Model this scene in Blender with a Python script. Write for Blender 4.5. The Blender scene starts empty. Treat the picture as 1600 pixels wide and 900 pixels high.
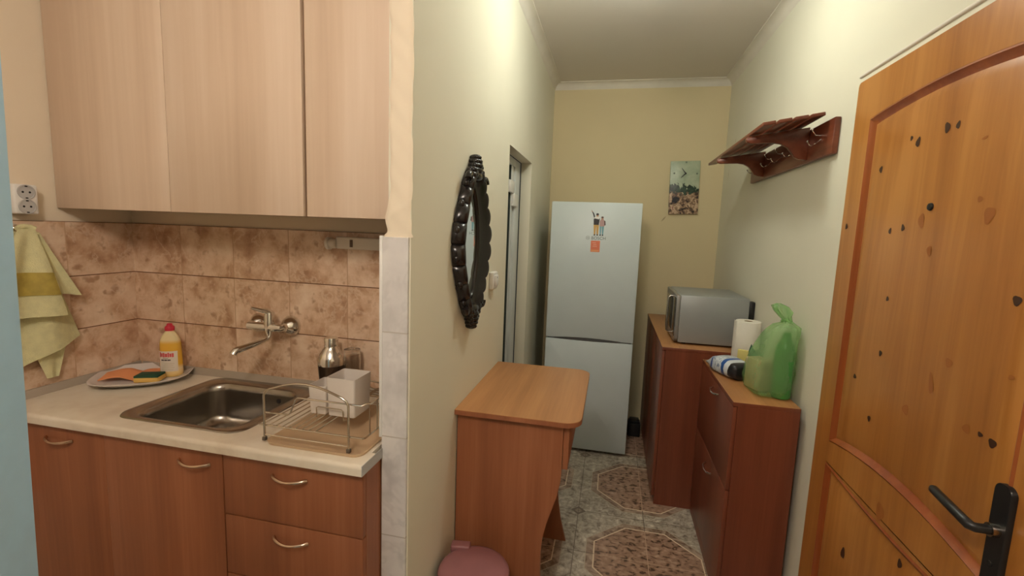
import bpy, bmesh, math, random
from mathutils import Vector, Matrix
random.seed(7)
PI = math.pi
SC = bpy.context.scene
COL = SC.collection

# ------------------------------------------------------------------ room constants (metres)
CAM_H = 1.5546
XL, XR, YB, ZC = -0.5377, 0.7986, 3.888, 2.748      # corridor left / right / far wall, ceiling
XKL, YK, YP = -1.9505, 1.5457, 1.169                # kitchen left wall, kitchen rear wall, end of the dividing wall
XPI = -0.605                                        # inner face of the dividing wall
YF = -2.7                                           # wall behind the photographer
CZ, CY = 0.917, 1.049                               # worktop height and front edge
TT = 1.5267                                         # top of the wall tiles

# ------------------------------------------------------------------ node helpers
class N:
    def __init__(s, name):
        s.m = bpy.data.materials.new(name); s.m.use_nodes = True
        s.t = s.m.node_tree; s.n = s.t.nodes; s.n.clear()
        s.out = s.n.new('ShaderNodeOutputMaterial')
        s.b = s.n.new('ShaderNodeBsdfPrincipled')
        s.t.links.new(s.b.outputs[0], s.out.inputs[0])
    def link(s, a, b): s.t.links.new(a, b)
    def set(s, **k):
        for key, v in k.items():
            i = s.b.inputs[key.replace('_', ' ')]
            if hasattr(v, 'is_linked'): s.link(v, i)
            else: i.default_value = v
    def coord(s, kind='Object'):
        return s.n.new('ShaderNodeTexCoord').outputs[kind]
    def mapping(s, v, scale=(1, 1, 1), loc=(0, 0, 0), rot=(0, 0, 0)):
        q = s.n.new('ShaderNodeMapping'); s.link(v, q.inputs[0])
        q.inputs[1].default_value = loc; q.inputs[2].default_value = rot; q.inputs[3].default_value = scale
        return q.outputs[0]
    def noise(s, v, scale, detail=3, rough=.5, dist=0):
        q = s.n.new('ShaderNodeTexNoise'); s.link(v, q.inputs['Vector'])
        q.inputs['Scale'].default_value = scale; q.inputs['Detail'].default_value = detail
        q.inputs['Roughness'].default_value = rough; q.inputs['Distortion'].default_value = dist
        return q.outputs[0]
    def voronoi(s, v, scale, feature='F1'):
        q = s.n.new('ShaderNodeTexVoronoi'); q.feature = feature; s.link(v, q.inputs['Vector'])
        q.inputs['Scale'].default_value = scale
        return q.outputs[0]
    def math(s, op, a, b=None, c=None, clamp=False):
        q = s.n.new('ShaderNodeMath'); q.operation = op; q.use_clamp = clamp
        for i, v in enumerate((a, b, c)):
            if v is None: continue
            if hasattr(v, 'is_linked'): s.link(v, q.inputs[i])
            else: q.inputs[i].default_value = v
        return q.outputs[0]
    def ramp(s, f, stops, interp='LINEAR'):
        q = s.n.new('ShaderNodeValToRGB'); q.color_ramp.interpolation = interp
        e = q.color_ramp.elements
        while len(e) < len(stops): e.new(.5)
        for el, (p, c) in zip(e, stops):
            el.position = p; el.color = (*c, 1) if len(c) == 3 else c
        s.link(f, q.inputs[0]); return q.outputs[0]
    def mix(s, f, a, b, mode='MIX'):
        q = s.n.new('ShaderNodeMix'); q.data_type = 'RGBA'; q.blend_type = mode
        for i, v in ((0, f), (6, a), (7, b)):
            if hasattr(v, 'is_linked'): s.link(v, q.inputs[i])
            else: q.inputs[i].default_value = v if i == 0 else ((*v, 1) if len(v) == 3 else v)
        return q.outputs[2]
    def sep(s, v):
        q = s.n.new('ShaderNodeSeparateXYZ'); s.link(v, q.inputs[0]); return q.outputs
    def bump(s, h, strength=.3, dist=.002):
        q = s.n.new('ShaderNodeBump'); s.link(h, q.inputs['Height'])
        q.inputs['Strength'].default_value = strength; q.inputs['Distance'].default_value = dist
        s.link(q.outputs[0], s.b.inputs['Normal'])

def lin(r, g, b):
    f = lambda c: (c / 255 / 12.92) if c / 255 <= .04045 else ((c / 255 + .055) / 1.055) ** 2.4
    return (f(r), f(g), f(b))

def plain(name, col, rough=.5, metal=0., bump=None, spec=.5, noise=.06, nscale=6):
    m = N(name); co = m.coord()
    f = m.noise(co, nscale, 4)
    a = tuple(c * (1 - noise) for c in col); b = tuple(min(1, c * (1 + noise)) for c in col)
    m.set(Base_Color=m.ramp(f, [(.3, a), (.7, b)]), Roughness=rough, Metallic=metal)
    m.b.inputs['Specular IOR Level'].default_value = spec
    if bump: m.bump(m.noise(co, bump[0], 3), bump[1], bump[2])
    return m.m

def wood(name, c0, c1, c2, axis='z', rough=.42, fine=1., spec=.5):
    """laminate / veneer with straight grain along one axis"""
    m = N(name); co = m.coord()
    sc = {'x': (.35, 7, 7), 'y': (7, .35, 7), 'z': (7, 7, .35)}[axis]
    v = m.mapping(co, sc)
    broad = m.noise(v, 1.3 * fine, 3, .5, .4)
    sc2 = {'x': (2, 60, 60), 'y': (60, 2, 60), 'z': (60, 60, 2)}[axis]
    finer = m.noise(m.mapping(co, sc2), 1.6 * fine, 3, .6)
    f = m.math('ADD', m.math('MULTIPLY', broad, .75), m.math('MULTIPLY', finer, .25))
    m.set(Base_Color=m.ramp(f, [(.36, c0), (.5, c1), (.64, c2)]), Roughness=rough)
    m.b.inputs['Specular IOR Level'].default_value = spec
    m.bump(finer, .05, .0006)
    return m.m

def emit(name, col, strength):
    m = N(name); m.set(Base_Color=(*col, 1), Emission_Color=(*col, 1), Emission_Strength=strength)
    return m.m

# ------------------------------------------------------------------ mesh builder (world coordinates)
class MB:
    def __init__(s): s.bm = bmesh.new()
    def _merge(s, b, mi=0):
        for f in b.faces: f.material_index = mi
        me = bpy.data.meshes.new('tmp'); b.to_mesh(me); b.free(); s.bm.from_mesh(me); bpy.data.meshes.remove(me)
    def box(s, x0, x1, y0, y1, z0, z1, bev=0., seg=2, mi=0, M=None):
        b = bmesh.new(); bmesh.ops.create_cube(b, size=1)
        for v in b.verts:
            v.co = Vector(((x0 + x1) / 2 + v.co.x * (x1 - x0), (y0 + y1) / 2 + v.co.y * (y1 - y0), (z0 + z1) / 2 + v.co.z * (z1 - z0)))
        if bev > 0:
            bmesh.ops.bevel(b, geom=b.edges[:], offset=bev, segments=seg, affect='EDGES', profile=.5)
        if M is not None: bmesh.ops.transform(b, matrix=M, verts=b.verts)
        s._merge(b, mi); return s
    def tube(s, pts, r, n=10, mi=0, closed=False):
        pts = [Vector(p) for p in pts]; k = len(pts)
        R = r if isinstance(r, (list, tuple)) else [r] * k
        b = bmesh.new(); rings = []; up = None
        for i, p in enumerate(pts):
            if closed: t = (pts[(i + 1) % k] - pts[i - 1])
            else: t = (pts[min(i + 1, k - 1)] - pts[max(i - 1, 0)])
            t.normalize()
            if up is None:
                up = Vector((0, 0, 1)) if abs(t.z) < .9 else Vector((0, 1, 0))
            a = t.cross(up)
            if a.length < 1e-5: a = t.orthogonal()
            a.normalize(); c = a.cross(t).normalized(); up = c
            rings.append([b.verts.new(p + (a * math.cos(2 * PI * j / n) + c * math.sin(2 * PI * j / n)) * R[i]) for j in range(n)])
        for i in range(k if closed else k - 1):
            A, B = rings[i], rings[(i + 1) % k]
            for j in range(n): b.faces.new((A[j], A[(j + 1) % n], B[(j + 1) % n], B[j]))
        if not closed:
            b.faces.new(rings[0][::-1]); b.faces.new(rings[-1])
        bmesh.ops.recalc_face_normals(b, faces=b.faces)
        s._merge(b, mi); return s
    def lathe(s, prof, c, n=32, axis='z', mi=0, cap=True, sx=1., sy=1., M=None):
        """profile of (radius, height) turned about an axis through c"""
        b = bmesh.new(); rings = []
        for r, h in prof:
            ring = []
            for j in range(n):
                a = 2 * PI * j / n; u, w = r * math.cos(a) * sx, r * math.sin(a) * sy
                co = {'z': (u, w, h), 'y': (u, h, w), 'x': (h, u, w)}[axis]
                ring.append(b.verts.new(Vector(co)))
            rings.append(ring)
        for A, B in zip(rings, rings[1:]):
            for j in range(n): b.faces.new((A[j], A[(j + 1) % n], B[(j + 1) % n], B[j]))
        if cap:
            b.faces.new(rings[0][::-1]); b.faces.new(rings[-1])
        bmesh.ops.remove_doubles(b, verts=b.verts, dist=1e-6)
        bmesh.ops.recalc_face_normals(b, faces=b.faces)
        if M is not None: bmesh.ops.transform(b, matrix=M, verts=b.verts)
        bmesh.ops.translate(b, vec=Vector(c), verts=b.verts)
        s._merge(b, mi); return s
    def ball(s, c, rx, ry=None, rz=None, mi=0, M=None, n=14):
        ry = ry or rx; rz = rz or rx
        b = bmesh.new(); bmesh.ops.create_uvsphere(b, u_segments=n, v_segments=max(6, n // 2 + 1), radius=1)
        bmesh.ops.scale(b, vec=(rx, ry, rz), verts=b.verts)
        if M is not None: bmesh.ops.transform(b, matrix=M, verts=b.verts)
        bmesh.ops.translate(b, vec=Vector(c), verts=b.verts)
        s._merge(b, mi); return s
    def prism(s, poly, axis, a0, a1, mi=0, bev=0.):
        """polygon extruded along an axis: axis 'x' takes (y,z), 'y' takes (x,z), 'z' takes (x,y)"""
        f = {'x': lambda p, a: (a, p[0], p[1]), 'y': lambda p, a: (p[0], a, p[1]), 'z': lambda p, a: (p[0], p[1], a)}[axis]
        b = bmesh.new()
        A = [b.verts.new(f(p, a0)) for p in poly]; B = [b.verts.new(f(p, a1)) for p in poly]
        b.faces.new(A); b.faces.new(B[::-1]); k = len(poly)
        for i in range(k): b.faces.new((A[i], B[i], B[(i + 1) % k], A[(i + 1) % k]))
        bmesh.ops.recalc_face_normals(b, faces=b.faces)
        if bev > 0:
            bmesh.ops.bevel(b, geom=[e for e in b.edges if len(e.link_faces) == 2 and e.calc_face_angle() > .6], offset=bev, segments=2, affect='EDGES', profile=.5)
        s._merge(b, mi); return s
    def loft(s, rings, mi=0, cap0=True, cap1=True, closed=True):
        b = bmesh.new(); R = [[b.verts.new(Vector(p)) for p in r] for r in rings]; n = len(R[0])
        for A, B in zip(R, R[1:]):
            for j in range(n if closed else n - 1): b.faces.new((A[j], A[(j + 1) % n], B[(j + 1) % n], B[j]))
        if cap0: b.faces.new(R[0][::-1])
        if cap1: b.faces.new(R[-1])
        bmesh.ops.recalc_face_normals(b, faces=b.faces)
        s._merge(b, mi); return s
    def poly(s, pts, mi=0):
        b = bmesh.new(); b.faces.new([b.verts.new(Vector(p)) for p in pts]); s._merge(b, mi); return s
    def sheet(s, fn, nu, nv, thick, mi=0):
        """a cloth-like sheet fn(u,v)->point, given a thickness along its normals"""
        P = [[Vector(fn(i / nu, j / nv)) for j in range(nv + 1)] for i in range(nu + 1)]
        b = bmesh.new(); V = [[b.verts.new(p) for p in row] for row in P]
        for i in range(nu):
            for j in range(nv): b.faces.new((V[i][j], V[i + 1][j], V[i + 1][j + 1], V[i][j + 1]))
        bmesh.ops.recalc_face_normals(b, faces=b.faces)
        bmesh.ops.solidify(b, geom=b.faces[:], thickness=thick)
        s._merge(b, mi); return s
    def build(s, name, mats, parent=None, smooth=45):
        me = bpy.data.meshes.new(name)
        base = Vector((0, 0, 0)); p = parent
        while p is not None: base += p.location; p = p.parent
        bmesh.ops.translate(s.bm, vec=-base, verts=s.bm.verts)
        s.bm.to_mesh(me); s.bm.free()
        for m in (mats if isinstance(mats, (list, tuple)) else [mats]): me.materials.append(m)
        if smooth:
            for f in me.polygons: f.use_smooth = True
            me.set_sharp_from_angle(angle=math.radians(smooth))
        o = bpy.data.objects.new(name, me); COL.objects.link(o)
        if parent is not None: o.parent = parent
        return o

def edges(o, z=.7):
    for f in o.data.polygons: f.material_index = 0 if f.normal.z > z else 1  # upward faces get the first, lit tone; all other faces the darker one
def tag(o, label, cat, group=None, kind=None):
    o['label'] = label; o['category'] = cat
    if group: o['group'] = group
    if kind: o['kind'] = kind
    return o
def thing(name, label, cat, loc, group=None, kind=None):
    o = bpy.data.objects.new(name, None); COL.objects.link(o); o.location = loc
    o.empty_display_size = .05
    return tag(o, label, cat, group, kind)
def rrect(x0, x1, y0, y1, r, z, n=6):
    pts = []
    for cx, cy, a0 in ((x1 - r, y1 - r, 0), (x0 + r, y1 - r, 90), (x0 + r, y0 + r, 180), (x1 - r, y0 + r, 270)):
        for i in range(n + 1):
            a = math.radians(a0 + 90 * i / n); pts.append((cx + r * math.cos(a), cy + r * math.sin(a), z))
    return pts

# ------------------------------------------------------------------ materials
def wall_mat(name, col, scuffs=()):
    m = N(name); co = m.coord()
    f = m.noise(co, 1.7, 3)
    c = m.ramp(f, [(.3, tuple(x * .97 for x in col)), (.7, tuple(min(1, x * 1.03) for x in col))])
    for (axis, u, v, ru, rv, ang, dark) in scuffs:      # dirty marks with a shape of their own
        X = m.sep(co); a = X[0] if axis == 'y' else X[1]
        du = m.math('SUBTRACT', a, u); dv = m.math('SUBTRACT', X[2], v)
        ca, sa = math.cos(ang), math.sin(ang)
        p = m.math('DIVIDE', m.math('ADD', m.math('MULTIPLY', du, ca), m.math('MULTIPLY', dv, sa)), ru)
        q = m.math('DIVIDE', m.math('SUBTRACT', m.math('MULTIPLY', dv, ca), m.math('MULTIPLY', du, sa)), rv)
        d = m.math('ADD', m.math('MULTIPLY', p, p), m.math('MULTIPLY', q, q))
        k = m.math('SUBTRACT', 1.0, d, clamp=True)
        c = m.mix(k, c, dark)
    m.set(Base_Color=c, Roughness=.8)
    m.b.inputs['Specular IOR Level'].default_value = .25
    m.bump(m.noise(co, 140, 3), .12, .0012)
    return m.m

M = {}
CREAM_DIM = (.69, .59, .37)  # one paint throughout; end wall toned darker and yellower for weaker light
M['wall'] = wall_mat('wall_paint_dim_end', CREAM_DIM, scuffs=[('y', .383, 1.693, .03, .007, .9, (.38, .30, .18))])
M['wall_side'] = wall_mat('wall_paint_lit_side', (.74, .71, .58), scuffs=[('x', 3.60, 2.24, .02, .004, 1.8, (.35, .28, .17)), ('x', 3.72, 2.02, .05, .004, 1.6, (.4, .32, .2))])  # same paint in a paler copy, for walls in stronger light
M['wall_kitchen'] = wall_mat('cream_kitchen_paint', (.79, .69, .54))
M['ceiling'] = plain('matt_ceiling_paint', (.74, .69, .63), .9, spec=.1, noise=.015, nscale=2)
M['cornice'] = plain('white_cornice', (.74, .69, .60), .8)
M['white_plastic'] = plain('white_plastic', (.78, .77, .74), .35)
M['chrome'] = plain('chrome', (.78, .76, .72), .12, 1., noise=.02)
M['steel'] = plain('brushed_steel', (.40, .37, .33), .26, 1., noise=.12, nscale=20)
M['wire'] = plain('steel_wire', (.62, .58, .50), .25, 1., noise=.03)
M['black_plastic'] = plain('black_plastic', (.012, .012, .013), .35)
M['dark'] = plain('dark_void', (.01, .008, .007), .8)
M['blue'] = plain('blue_painted_wood', (.44, .69, .90), .55, noise=.03, nscale=30)
alder = dict(c0=(.255, .090, .040), c1=(.315, .113, .049), c2=(.385, .148, .068))
M['alder_v'] = wood('alder_laminate_upright', axis='z', **alder)
M['alder_x'] = wood('alder_laminate_across', axis='x', **alder)
M['alder_lit_top'] = wood('alder_laminate_lit_top', (.33, .145, .050), (.41, .19, .070), (.48, .235, .092), axis='y', rough=.38)  # same laminate with light from above put into its colour
M['red_v'] = wood('cherry_laminate_upright', (.165, .042, .020), (.205, .054, .025), (.25, .070, .034), axis='z', rough=.35)
M['birch'] = wood('birch_laminate', (.62, .47, .345), (.70, .55, .415), (.77, .63, .50), axis='z', rough=.45, fine=.4)
M['birch_edge'] = wood('birch_edge', (.50, .33, .2), (.56, .38, .235), (.6, .42, .27), axis='z', rough=.5)
M['mahogany'] = wood('mahogany_stain', (.115, .027, .012), (.165, .042, .018), (.22, .062, .028), axis='y', rough=.3)

def worktop_mat():
    m = N('pale_marbled_worktop'); co = m.coord()
    a = m.noise(co, 5, 5, .6, 1.2); b = m.noise(m.mapping(co, (1, 1, 1), (3, 1, 0)), 22, 4)
    f = m.math('ADD', m.math('MULTIPLY', a, .7), m.math('MULTIPLY', b, .3))
    m.set(Base_Color=m.ramp(f, [(.34, (.70, .61, .49)), (.5, (.79, .715, .59)), (.66, (.84, .775, .66))]), Roughness=.38)
    return m.m
M['worktop'] = worktop_mat()

def tile_mat(name, ua, u0, du, vz, dv, cols, grout, gl, vein=None, gloss=.22, scale=9):
    m = N(name); co = m.coord(); X = m.sep(co)
    u = m.math('DIVIDE', m.math('SUBTRACT', X[ua], u0), du); v = m.math('DIVIDE', m.math('SUBTRACT', X[2], vz), dv)
    cell = m.n.new('ShaderNodeCombineXYZ'); m.link(m.math('FLOOR', u), cell.inputs[0]); m.link(m.math('FLOOR', v), cell.inputs[1])
    off = m.n.new('ShaderNodeTexWhiteNoise'); m.link(cell.outputs[0], off.inputs['Vector'])
    sh = m.n.new('ShaderNodeVectorMath'); sh.operation = 'MULTIPLY_ADD'; m.link(off.outputs['Color'], sh.inputs[0])
    sh.inputs[1].default_value = (9, 9, 9); m.link(co, sh.inputs[2]); p = sh.outputs[0]
    a = m.noise(p, scale, 5, .6, .15)
    base = m.ramp(a, cols)
    sp = m.noise(p, scale * 2.6, 2, .5)
    base = m.mix(m.ramp(sp, [(.60, (0, 0, 0)), (.72, (.8, .8, .8))]), base, cols[0][1])
    if vein:
        w = m.math('ABSOLUTE', m.math('SUBTRACT', m.noise(p, scale * .8, 4, .65, .35), .5))
        base = m.mix(m.ramp(w, [(0., (.5, .5, .5)), (.03, (0, 0, 0))]), base, vein)
    fu = m.math('ABSOLUTE', m.math('SUBTRACT', m.math('FRACT', m.math('ADD', u, .5)), .5))
    fv = m.math('ABSOLUTE', m.math('SUBTRACT', m.math('FRACT', m.math('ADD', v, .5)), .5))
    gu = m.math('LESS_THAN', fu, .0016 / du); gv = m.math('LESS_THAN', fv, .0018 / dv)
    base = m.mix(gu, base, gl); base = m.mix(gv, base, grout)
    m.set(Base_Color=base, Roughness=gloss)
    m.bump(m.math('SUBTRACT', 1, m.math('MAXIMUM', gu, gv)), .5, .0015)
    return m.m
BR = [(.30, lin(168, 130, 102)), (.43, lin(200, 164, 134)), (.54, lin(220, 190, 162)), (.70, lin(236, 214, 190))]
M['tile_back'] = tile_mat('brown_marbled_tile_rear', 0, XKL, .2485, .9250, .2005, BR, lin(112, 78, 54), lin(188, 154, 124), vein=lin(228, 204, 178))
M['tile_left'] = tile_mat('brown_marbled_tile_side', 1, YK, .2476, .9250, .2005, BR, lin(112, 78, 54), lin(200, 166, 136), vein=lin(224, 200, 176))
M['marble'] = tile_mat('grey_veined_tile', 0, -.9, .6, .338, .307, [(.32, (.52, .51, .50)), (.47, (.66, .64, .63)), (.62, (.73, .71, .69))],
                       (.5, .46, .42), (.7, .68, .66), vein=(.57, .55, .54), scale=5)

def floor_mat():
    m = N('patterned_floor_tile'); co = m.coord(); X = m.sep(co)
    TX, TY = .355, .338
    # lattice of octagons, two tiles wide, centred on (0.26, 2.805)
    U = m.math('SUBTRACT', m.math('FRACT', m.math('ADD', m.math('DIVIDE', m.math('SUBTRACT', X[0], .26), 2 * TX), .5)), .5)
    V = m.math('SUBTRACT', m.math('FRACT', m.math('ADD', m.math('DIVIDE', m.math('SUBTRACT', X[1], 2.805), 2 * TY), .5)), .5)
    au = m.math('MULTIPLY', m.math('ABSOLUTE', U), 2 * TX); av = m.math('MULTIPLY', m.math('ABSOLUTE', V), 2 * TX)
    d = m.math('MAXIMUM', m.math('MAXIMUM', au, av), m.math('MULTIPLY', m.math('ADD', au, av), .72))
    n1 = m.noise(co, 14, 6, .62, 1.5); n2 = m.noise(co, 38, 4, .6, .8)
    peb = m.noise(m.mapping(co, (1, 1.4, 1)), 30, 2, .5, .6)
    red = m.ramp(peb, [(.36, lin(98, 76, 62)), (.43, lin(154, 122, 102)), (.58, lin(172, 140, 118)), (.72, lin(190, 162, 140))])
    grey = m.ramp(m.math('ADD', m.math('MULTIPLY', n1, .6), m.math('MULTIPLY', n2, .4)), [(.36, lin(112, 98, 84)), (.45, lin(164, 152, 136)), (.56, lin(194, 185, 168)), (.66, lin(226, 219, 204))])
    brown = m.ramp(n1, [(.38, lin(124, 98, 80)), (.62, lin(186, 164, 144))])
    c = m.mix(m.math('LESS_THAN', d, .296), grey, brown)
    c = m.mix(m.math('LESS_THAN', m.math('ABSOLUTE', m.math('SUBTRACT', d, .296)), .0022), c, lin(190, 178, 156))
    c = m.mix(m.math('LESS_THAN', d, .257), c, red)
    c = m.mix(m.math('LESS_THAN', m.math('ABSOLUTE', m.math('SUBTRACT', d, .257)), .0032), c, lin(232, 214, 186))
    # small four-pointed figure where four grey corners meet
    bu = m.math('SUBTRACT', TX, au); bv = m.math('SUBTRACT', TX, av)
    dd = m.math('ADD', bu, bv)
    c = m.mix(m.math('LESS_THAN', dd, .042), c, lin(120, 106, 92)); c = m.mix(m.math('LESS_THAN', dd, .022), c, lin(160, 146, 128))
    # joints
    gu = m.math('MULTIPLY', m.math('ABSOLUTE', m.math('SUBTRACT', m.math('FRACT', m.math('ADD', m.math('DIVIDE', m.math('SUBTRACT', X[0], .26), TX), .5)), .5)), TX)
    gv = m.math('MULTIPLY', m.math('ABSOLUTE', m.math('SUBTRACT', m.math('FRACT', m.math('ADD', m.math('DIVIDE', m.math('SUBTRACT', X[1], 2.805), TY), .5)), .5)), TY)
    g = m.math('LESS_THAN', m.math('MINIMUM', gu, gv), .0017)
    gc = m.mix(m.math('LESS_THAN', d, .257), lin(112, 100, 86), lin(196, 166, 140))
    c = m.mix(g, c, gc)
    m.set(Base_Color=c, Roughness=.32)
    m.bump(m.math('SUBTRACT', 1, g), .3, .001)
    return m.m
M['floor'] = floor_mat()

def pine_mat(name, c0, c1, c2):
    m = N(name); co = m.coord()
    broad = m.noise(m.mapping(co, (5, 5, .45)), 1.6, 4, .55, 1.2)
    fine = m.noise(m.mapping(co, (50, 50, 1.6)), 1.5, 3, .6)
    f = m.math('ADD', m.math('MULTIPLY', broad, .78), m.math('MULTIPLY', fine, .22))
    m.set(Base_Color=m.ramp(f, [(.34, c0), (.5, c1), (.62, c2)]), Roughness=.30)
    m.b.inputs['Coat Weight'].default_value = .35; m.b.inputs['Coat Roughness'].default_value = .22
    m.bump(fine, .05, .0006)
    return m.m
M['pine'] = pine_mat('varnished_pine', (.36, .130, .024), (.45, .178, .036), (.53, .228, .054))
M['pine_groove'] = pine_mat('stained_pine_moulding', (.25, .055, .012), (.31, .074, .017), (.37, .10, .024))
M['knot'] = plain('pine_knot', (.055, .02, .009), .4)
M['knot_faint'] = plain('pine_knot_faint', (.36, .12, .025), .35)

# ------------------------------------------------------------------ the setting
def S(o, label, cat): return tag(o, label, cat, kind='structure')
S(MB().box(XKL - .1, XR + .1, YF - .1, YB + .1, -.1, 0).build('floor', M['floor']), 'glazed floor tiles patterned with brown octagons and grey marbling', 'floor')
S(MB().box(XKL - .1, XR + .1, YF - .1, YB + .1, ZC, ZC + .1).build('ceiling', M['ceiling']), 'plain off-white ceiling above the kitchen and the narrow corridor', 'ceiling')
S(MB().box(XKL - .1, XKL, YF - .1, YK + .1, 0, ZC).build('wall_left', M['wall_kitchen']), 'cream painted side wall at the left of the kitchen alcove', 'wall')
S(MB().box(XKL, XPI, YK, YK + .1, 0, ZC).build('wall_kitchen', M['wall_kitchen']), 'cream rear wall of the kitchen alcove behind the tiles', 'wall')
S(MB().box(XKL - .1, XR + .1, YF - .1, YF, 0, ZC).build('wall_front', plain('bounce_cutting_tan', (.30, .23, .16), .8)), 'unseen wall behind the photographer, darkened to cut bounce light', 'wall')  # dark tan made up to weaken the light bounced from here
S(MB().box(XPI, XR + .1, YB, YB + .1, 0, ZC).build('wall_back', M['wall']), 'cream end wall of the corridor behind the fridge, toned for dimmer light', 'wall')
S(MB().box(XR, XR + .1, YF, YB, 0, ZC).build('wall_right', M['wall_side']), 'cream corridor wall with the coat rack and the pine door', 'wall')
# dividing wall with its doorway (the bare plaster edge bulges above the tiled strip)
DY0, DY1, DZ = 2.335, 2.975, 1.985
w = MB()
w.box(XPI, XL, YP + .006, DY0, 0, ZC); w.box(XPI, XL, DY1, YB, 0, ZC); w.box(XPI, XL, DY0, DY1, DZ, ZC)
S(w.build('wall_partition', M['wall_side'], smooth=0), 'cream corridor side of the dividing wall with mirror and doorway, in the lit tone', 'wall')
# rough plaster on the wall's end
def plaster(u, v):
    z = TT - .002 + v * (ZC - TT)
    b = .010 * math.exp(-((z - TT - .045) / .03) ** 2) + .014 * math.exp(-((z - TT) / .008) ** 2)
    wv = .0025 * math.sin(z * 23) + .0018 * math.sin(z * 61 + 1)
    x0 = XPI + .002 - b + wv * .8; x1 = XL + .0015 + wv * .5 + (.004 if z < TT + .006 else 0)
    a = u
    bulge = .007 * math.sin(PI * min(1, max(0, a))) ** .35 + .001 * math.sin(z * 90 + a * 7) + .002 * math.exp(-((z - TT - .05 - .04 * a) / .012) ** 2)
    return (x0 + (x1 - x0) * a, YP + .007 - bulge, z)
b = MB(); b.sheet(plaster, 10, 220, -.0045)
S(b.build('trim_1', M['wall_kitchen'], smooth=60), 'rough cream plaster edge above the marble tiled strip', 'plaster edge')
tb = MB().box(XKL + .008, XPI - .0215, YK - .008, YK, .60, TT)
S(tb.build('trim_2', M['tile_back'], smooth=0), 'brown marbled wall tiles behind the tap and sink', 'tiles')
tb = MB().box(XKL, XKL + .008, .95, YK, .60, TT)
S(tb.build('trim_3', M['tile_left'], smooth=0), 'brown marbled wall tiles on the side wall behind the towel', 'tiles')
tb = MB().box(XPI - .0135, XL - .004, YP - .004, YP + .006, 0, TT - .002, .001).box(XPI - .0135, XPI, YP + .006, YK - .008, 0, TT - .002)
st = S(tb.build('trim_4', M['marble'], smooth=0), 'grey veined marble tile strip on the end of the dividing wall', 'tiles')
MB().box(XPI - .0215, XPI - .012, YP - .006, YP + .010, CZ + .03, TT + .001, .002).build('edge_profile', M['white_plastic'], st)
# cornices
def cornice(axis, a0, a1, wallpos, sgn):
    s = .052
    prof = [(wallpos, ZC), (wallpos, ZC - s)]
    for i in range(1, 7):
        t = i / 6 * PI / 2
        prof.append((wallpos + sgn * s * (.12 + .88 * (1 - math.cos(t))), ZC - s + s * math.sin(t) * .9 + .0))
    prof.append((wallpos + sgn * s, ZC))
    return MB().prism(prof, axis, a0, a1)
S(cornice('x', XL, XR, YB, -1).build('trim_5', M['cornice'], smooth=30), 'white cornice along the top of the end wall', 'cornice')
S(cornice('y', 0.6, YB, XR, -1).build('trim_6', M['cornice'], smooth=30), 'white cornice above the coat rack wall', 'cornice')
S(cornice('y', YP, YB, XL, 1).build('trim_7', M['cornice'], smooth=30), 'white cornice above the mirror wall', 'cornice')

# ------------------------------------------------------------------ blue door leaf at the left edge of the view
root = thing('door_2', 'light blue painted door leaf standing open at the left edge', 'door', (-.43, -.30, 0), kind='structure')
ang = math.atan2(.80, -.41)
TM = Matrix.Translation((-.846, .5, 1.4)) @ Matrix.Rotation(math.radians(1.7), 4, 'Y') @ Matrix.Rotation(ang, 4, 'Z')
b = MB(); b.box(-.86, 0, 0, .04, -1.385, .75, .003, 2, M=TM)
o = b.build('leaf', M['blue'], root)
b = MB(); b.box(-.11, -.07, .04, .046, -.50, -.26, .002, M=TM); pl = b.build('handle_plate', M['chrome'], root)
b = MB(); b.tube([TM @ Vector(p) for p in ((-.09, .044, -.36), (-.09, .09, -.36), (-.20, .095, -.36))], .009); b.build('lever', M['chrome'], pl)

# ------------------------------------------------------------------ pine door in the right-hand wall
DYF, DYN, DTOP = 1.856, .925, 2.095
PX = XR - .012            # visible face of the door
root = thing('door_1', 'varnished knotty pine door with arched panels and black lever handle', 'door', (XR, 1.39, 0), kind='structure')
def arch(y0, y1, z0, rise, n=24):
    return [(y0 + (y1 - y0) * i / n, z0 + rise * math.sin(PI * i / n) ** .9) for i in range(n + 1)]
U0, U1 = 1.752, 1.03
up_top = arch(U0, U1, 1.957, .026); up_bot = arch(U0, U1, .862, .038)
lo_top = arch(U0 + .004, U1 - .004, .786, -.018)
def panel_loop(top, bot, inset):
    """closed (y,z) loop: along the top from far to near, back along the bottom"""
    cy = (U0 + U1) / 2; hw = abs(U0 - U1) / 2
    f = 1 - inset / hw
    t = [(cy + (y - cy) * f, z - inset) for y, z in top]
    bb = [(cy + (y - cy) * f, z + inset) for y, z in bot]
    return t + bb[::-1]
lo_bot = [(y, .20) for y, z in lo_top]
b = MB()
def frame_between(top, bot, ztop, zbot, b):
    pass
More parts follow.
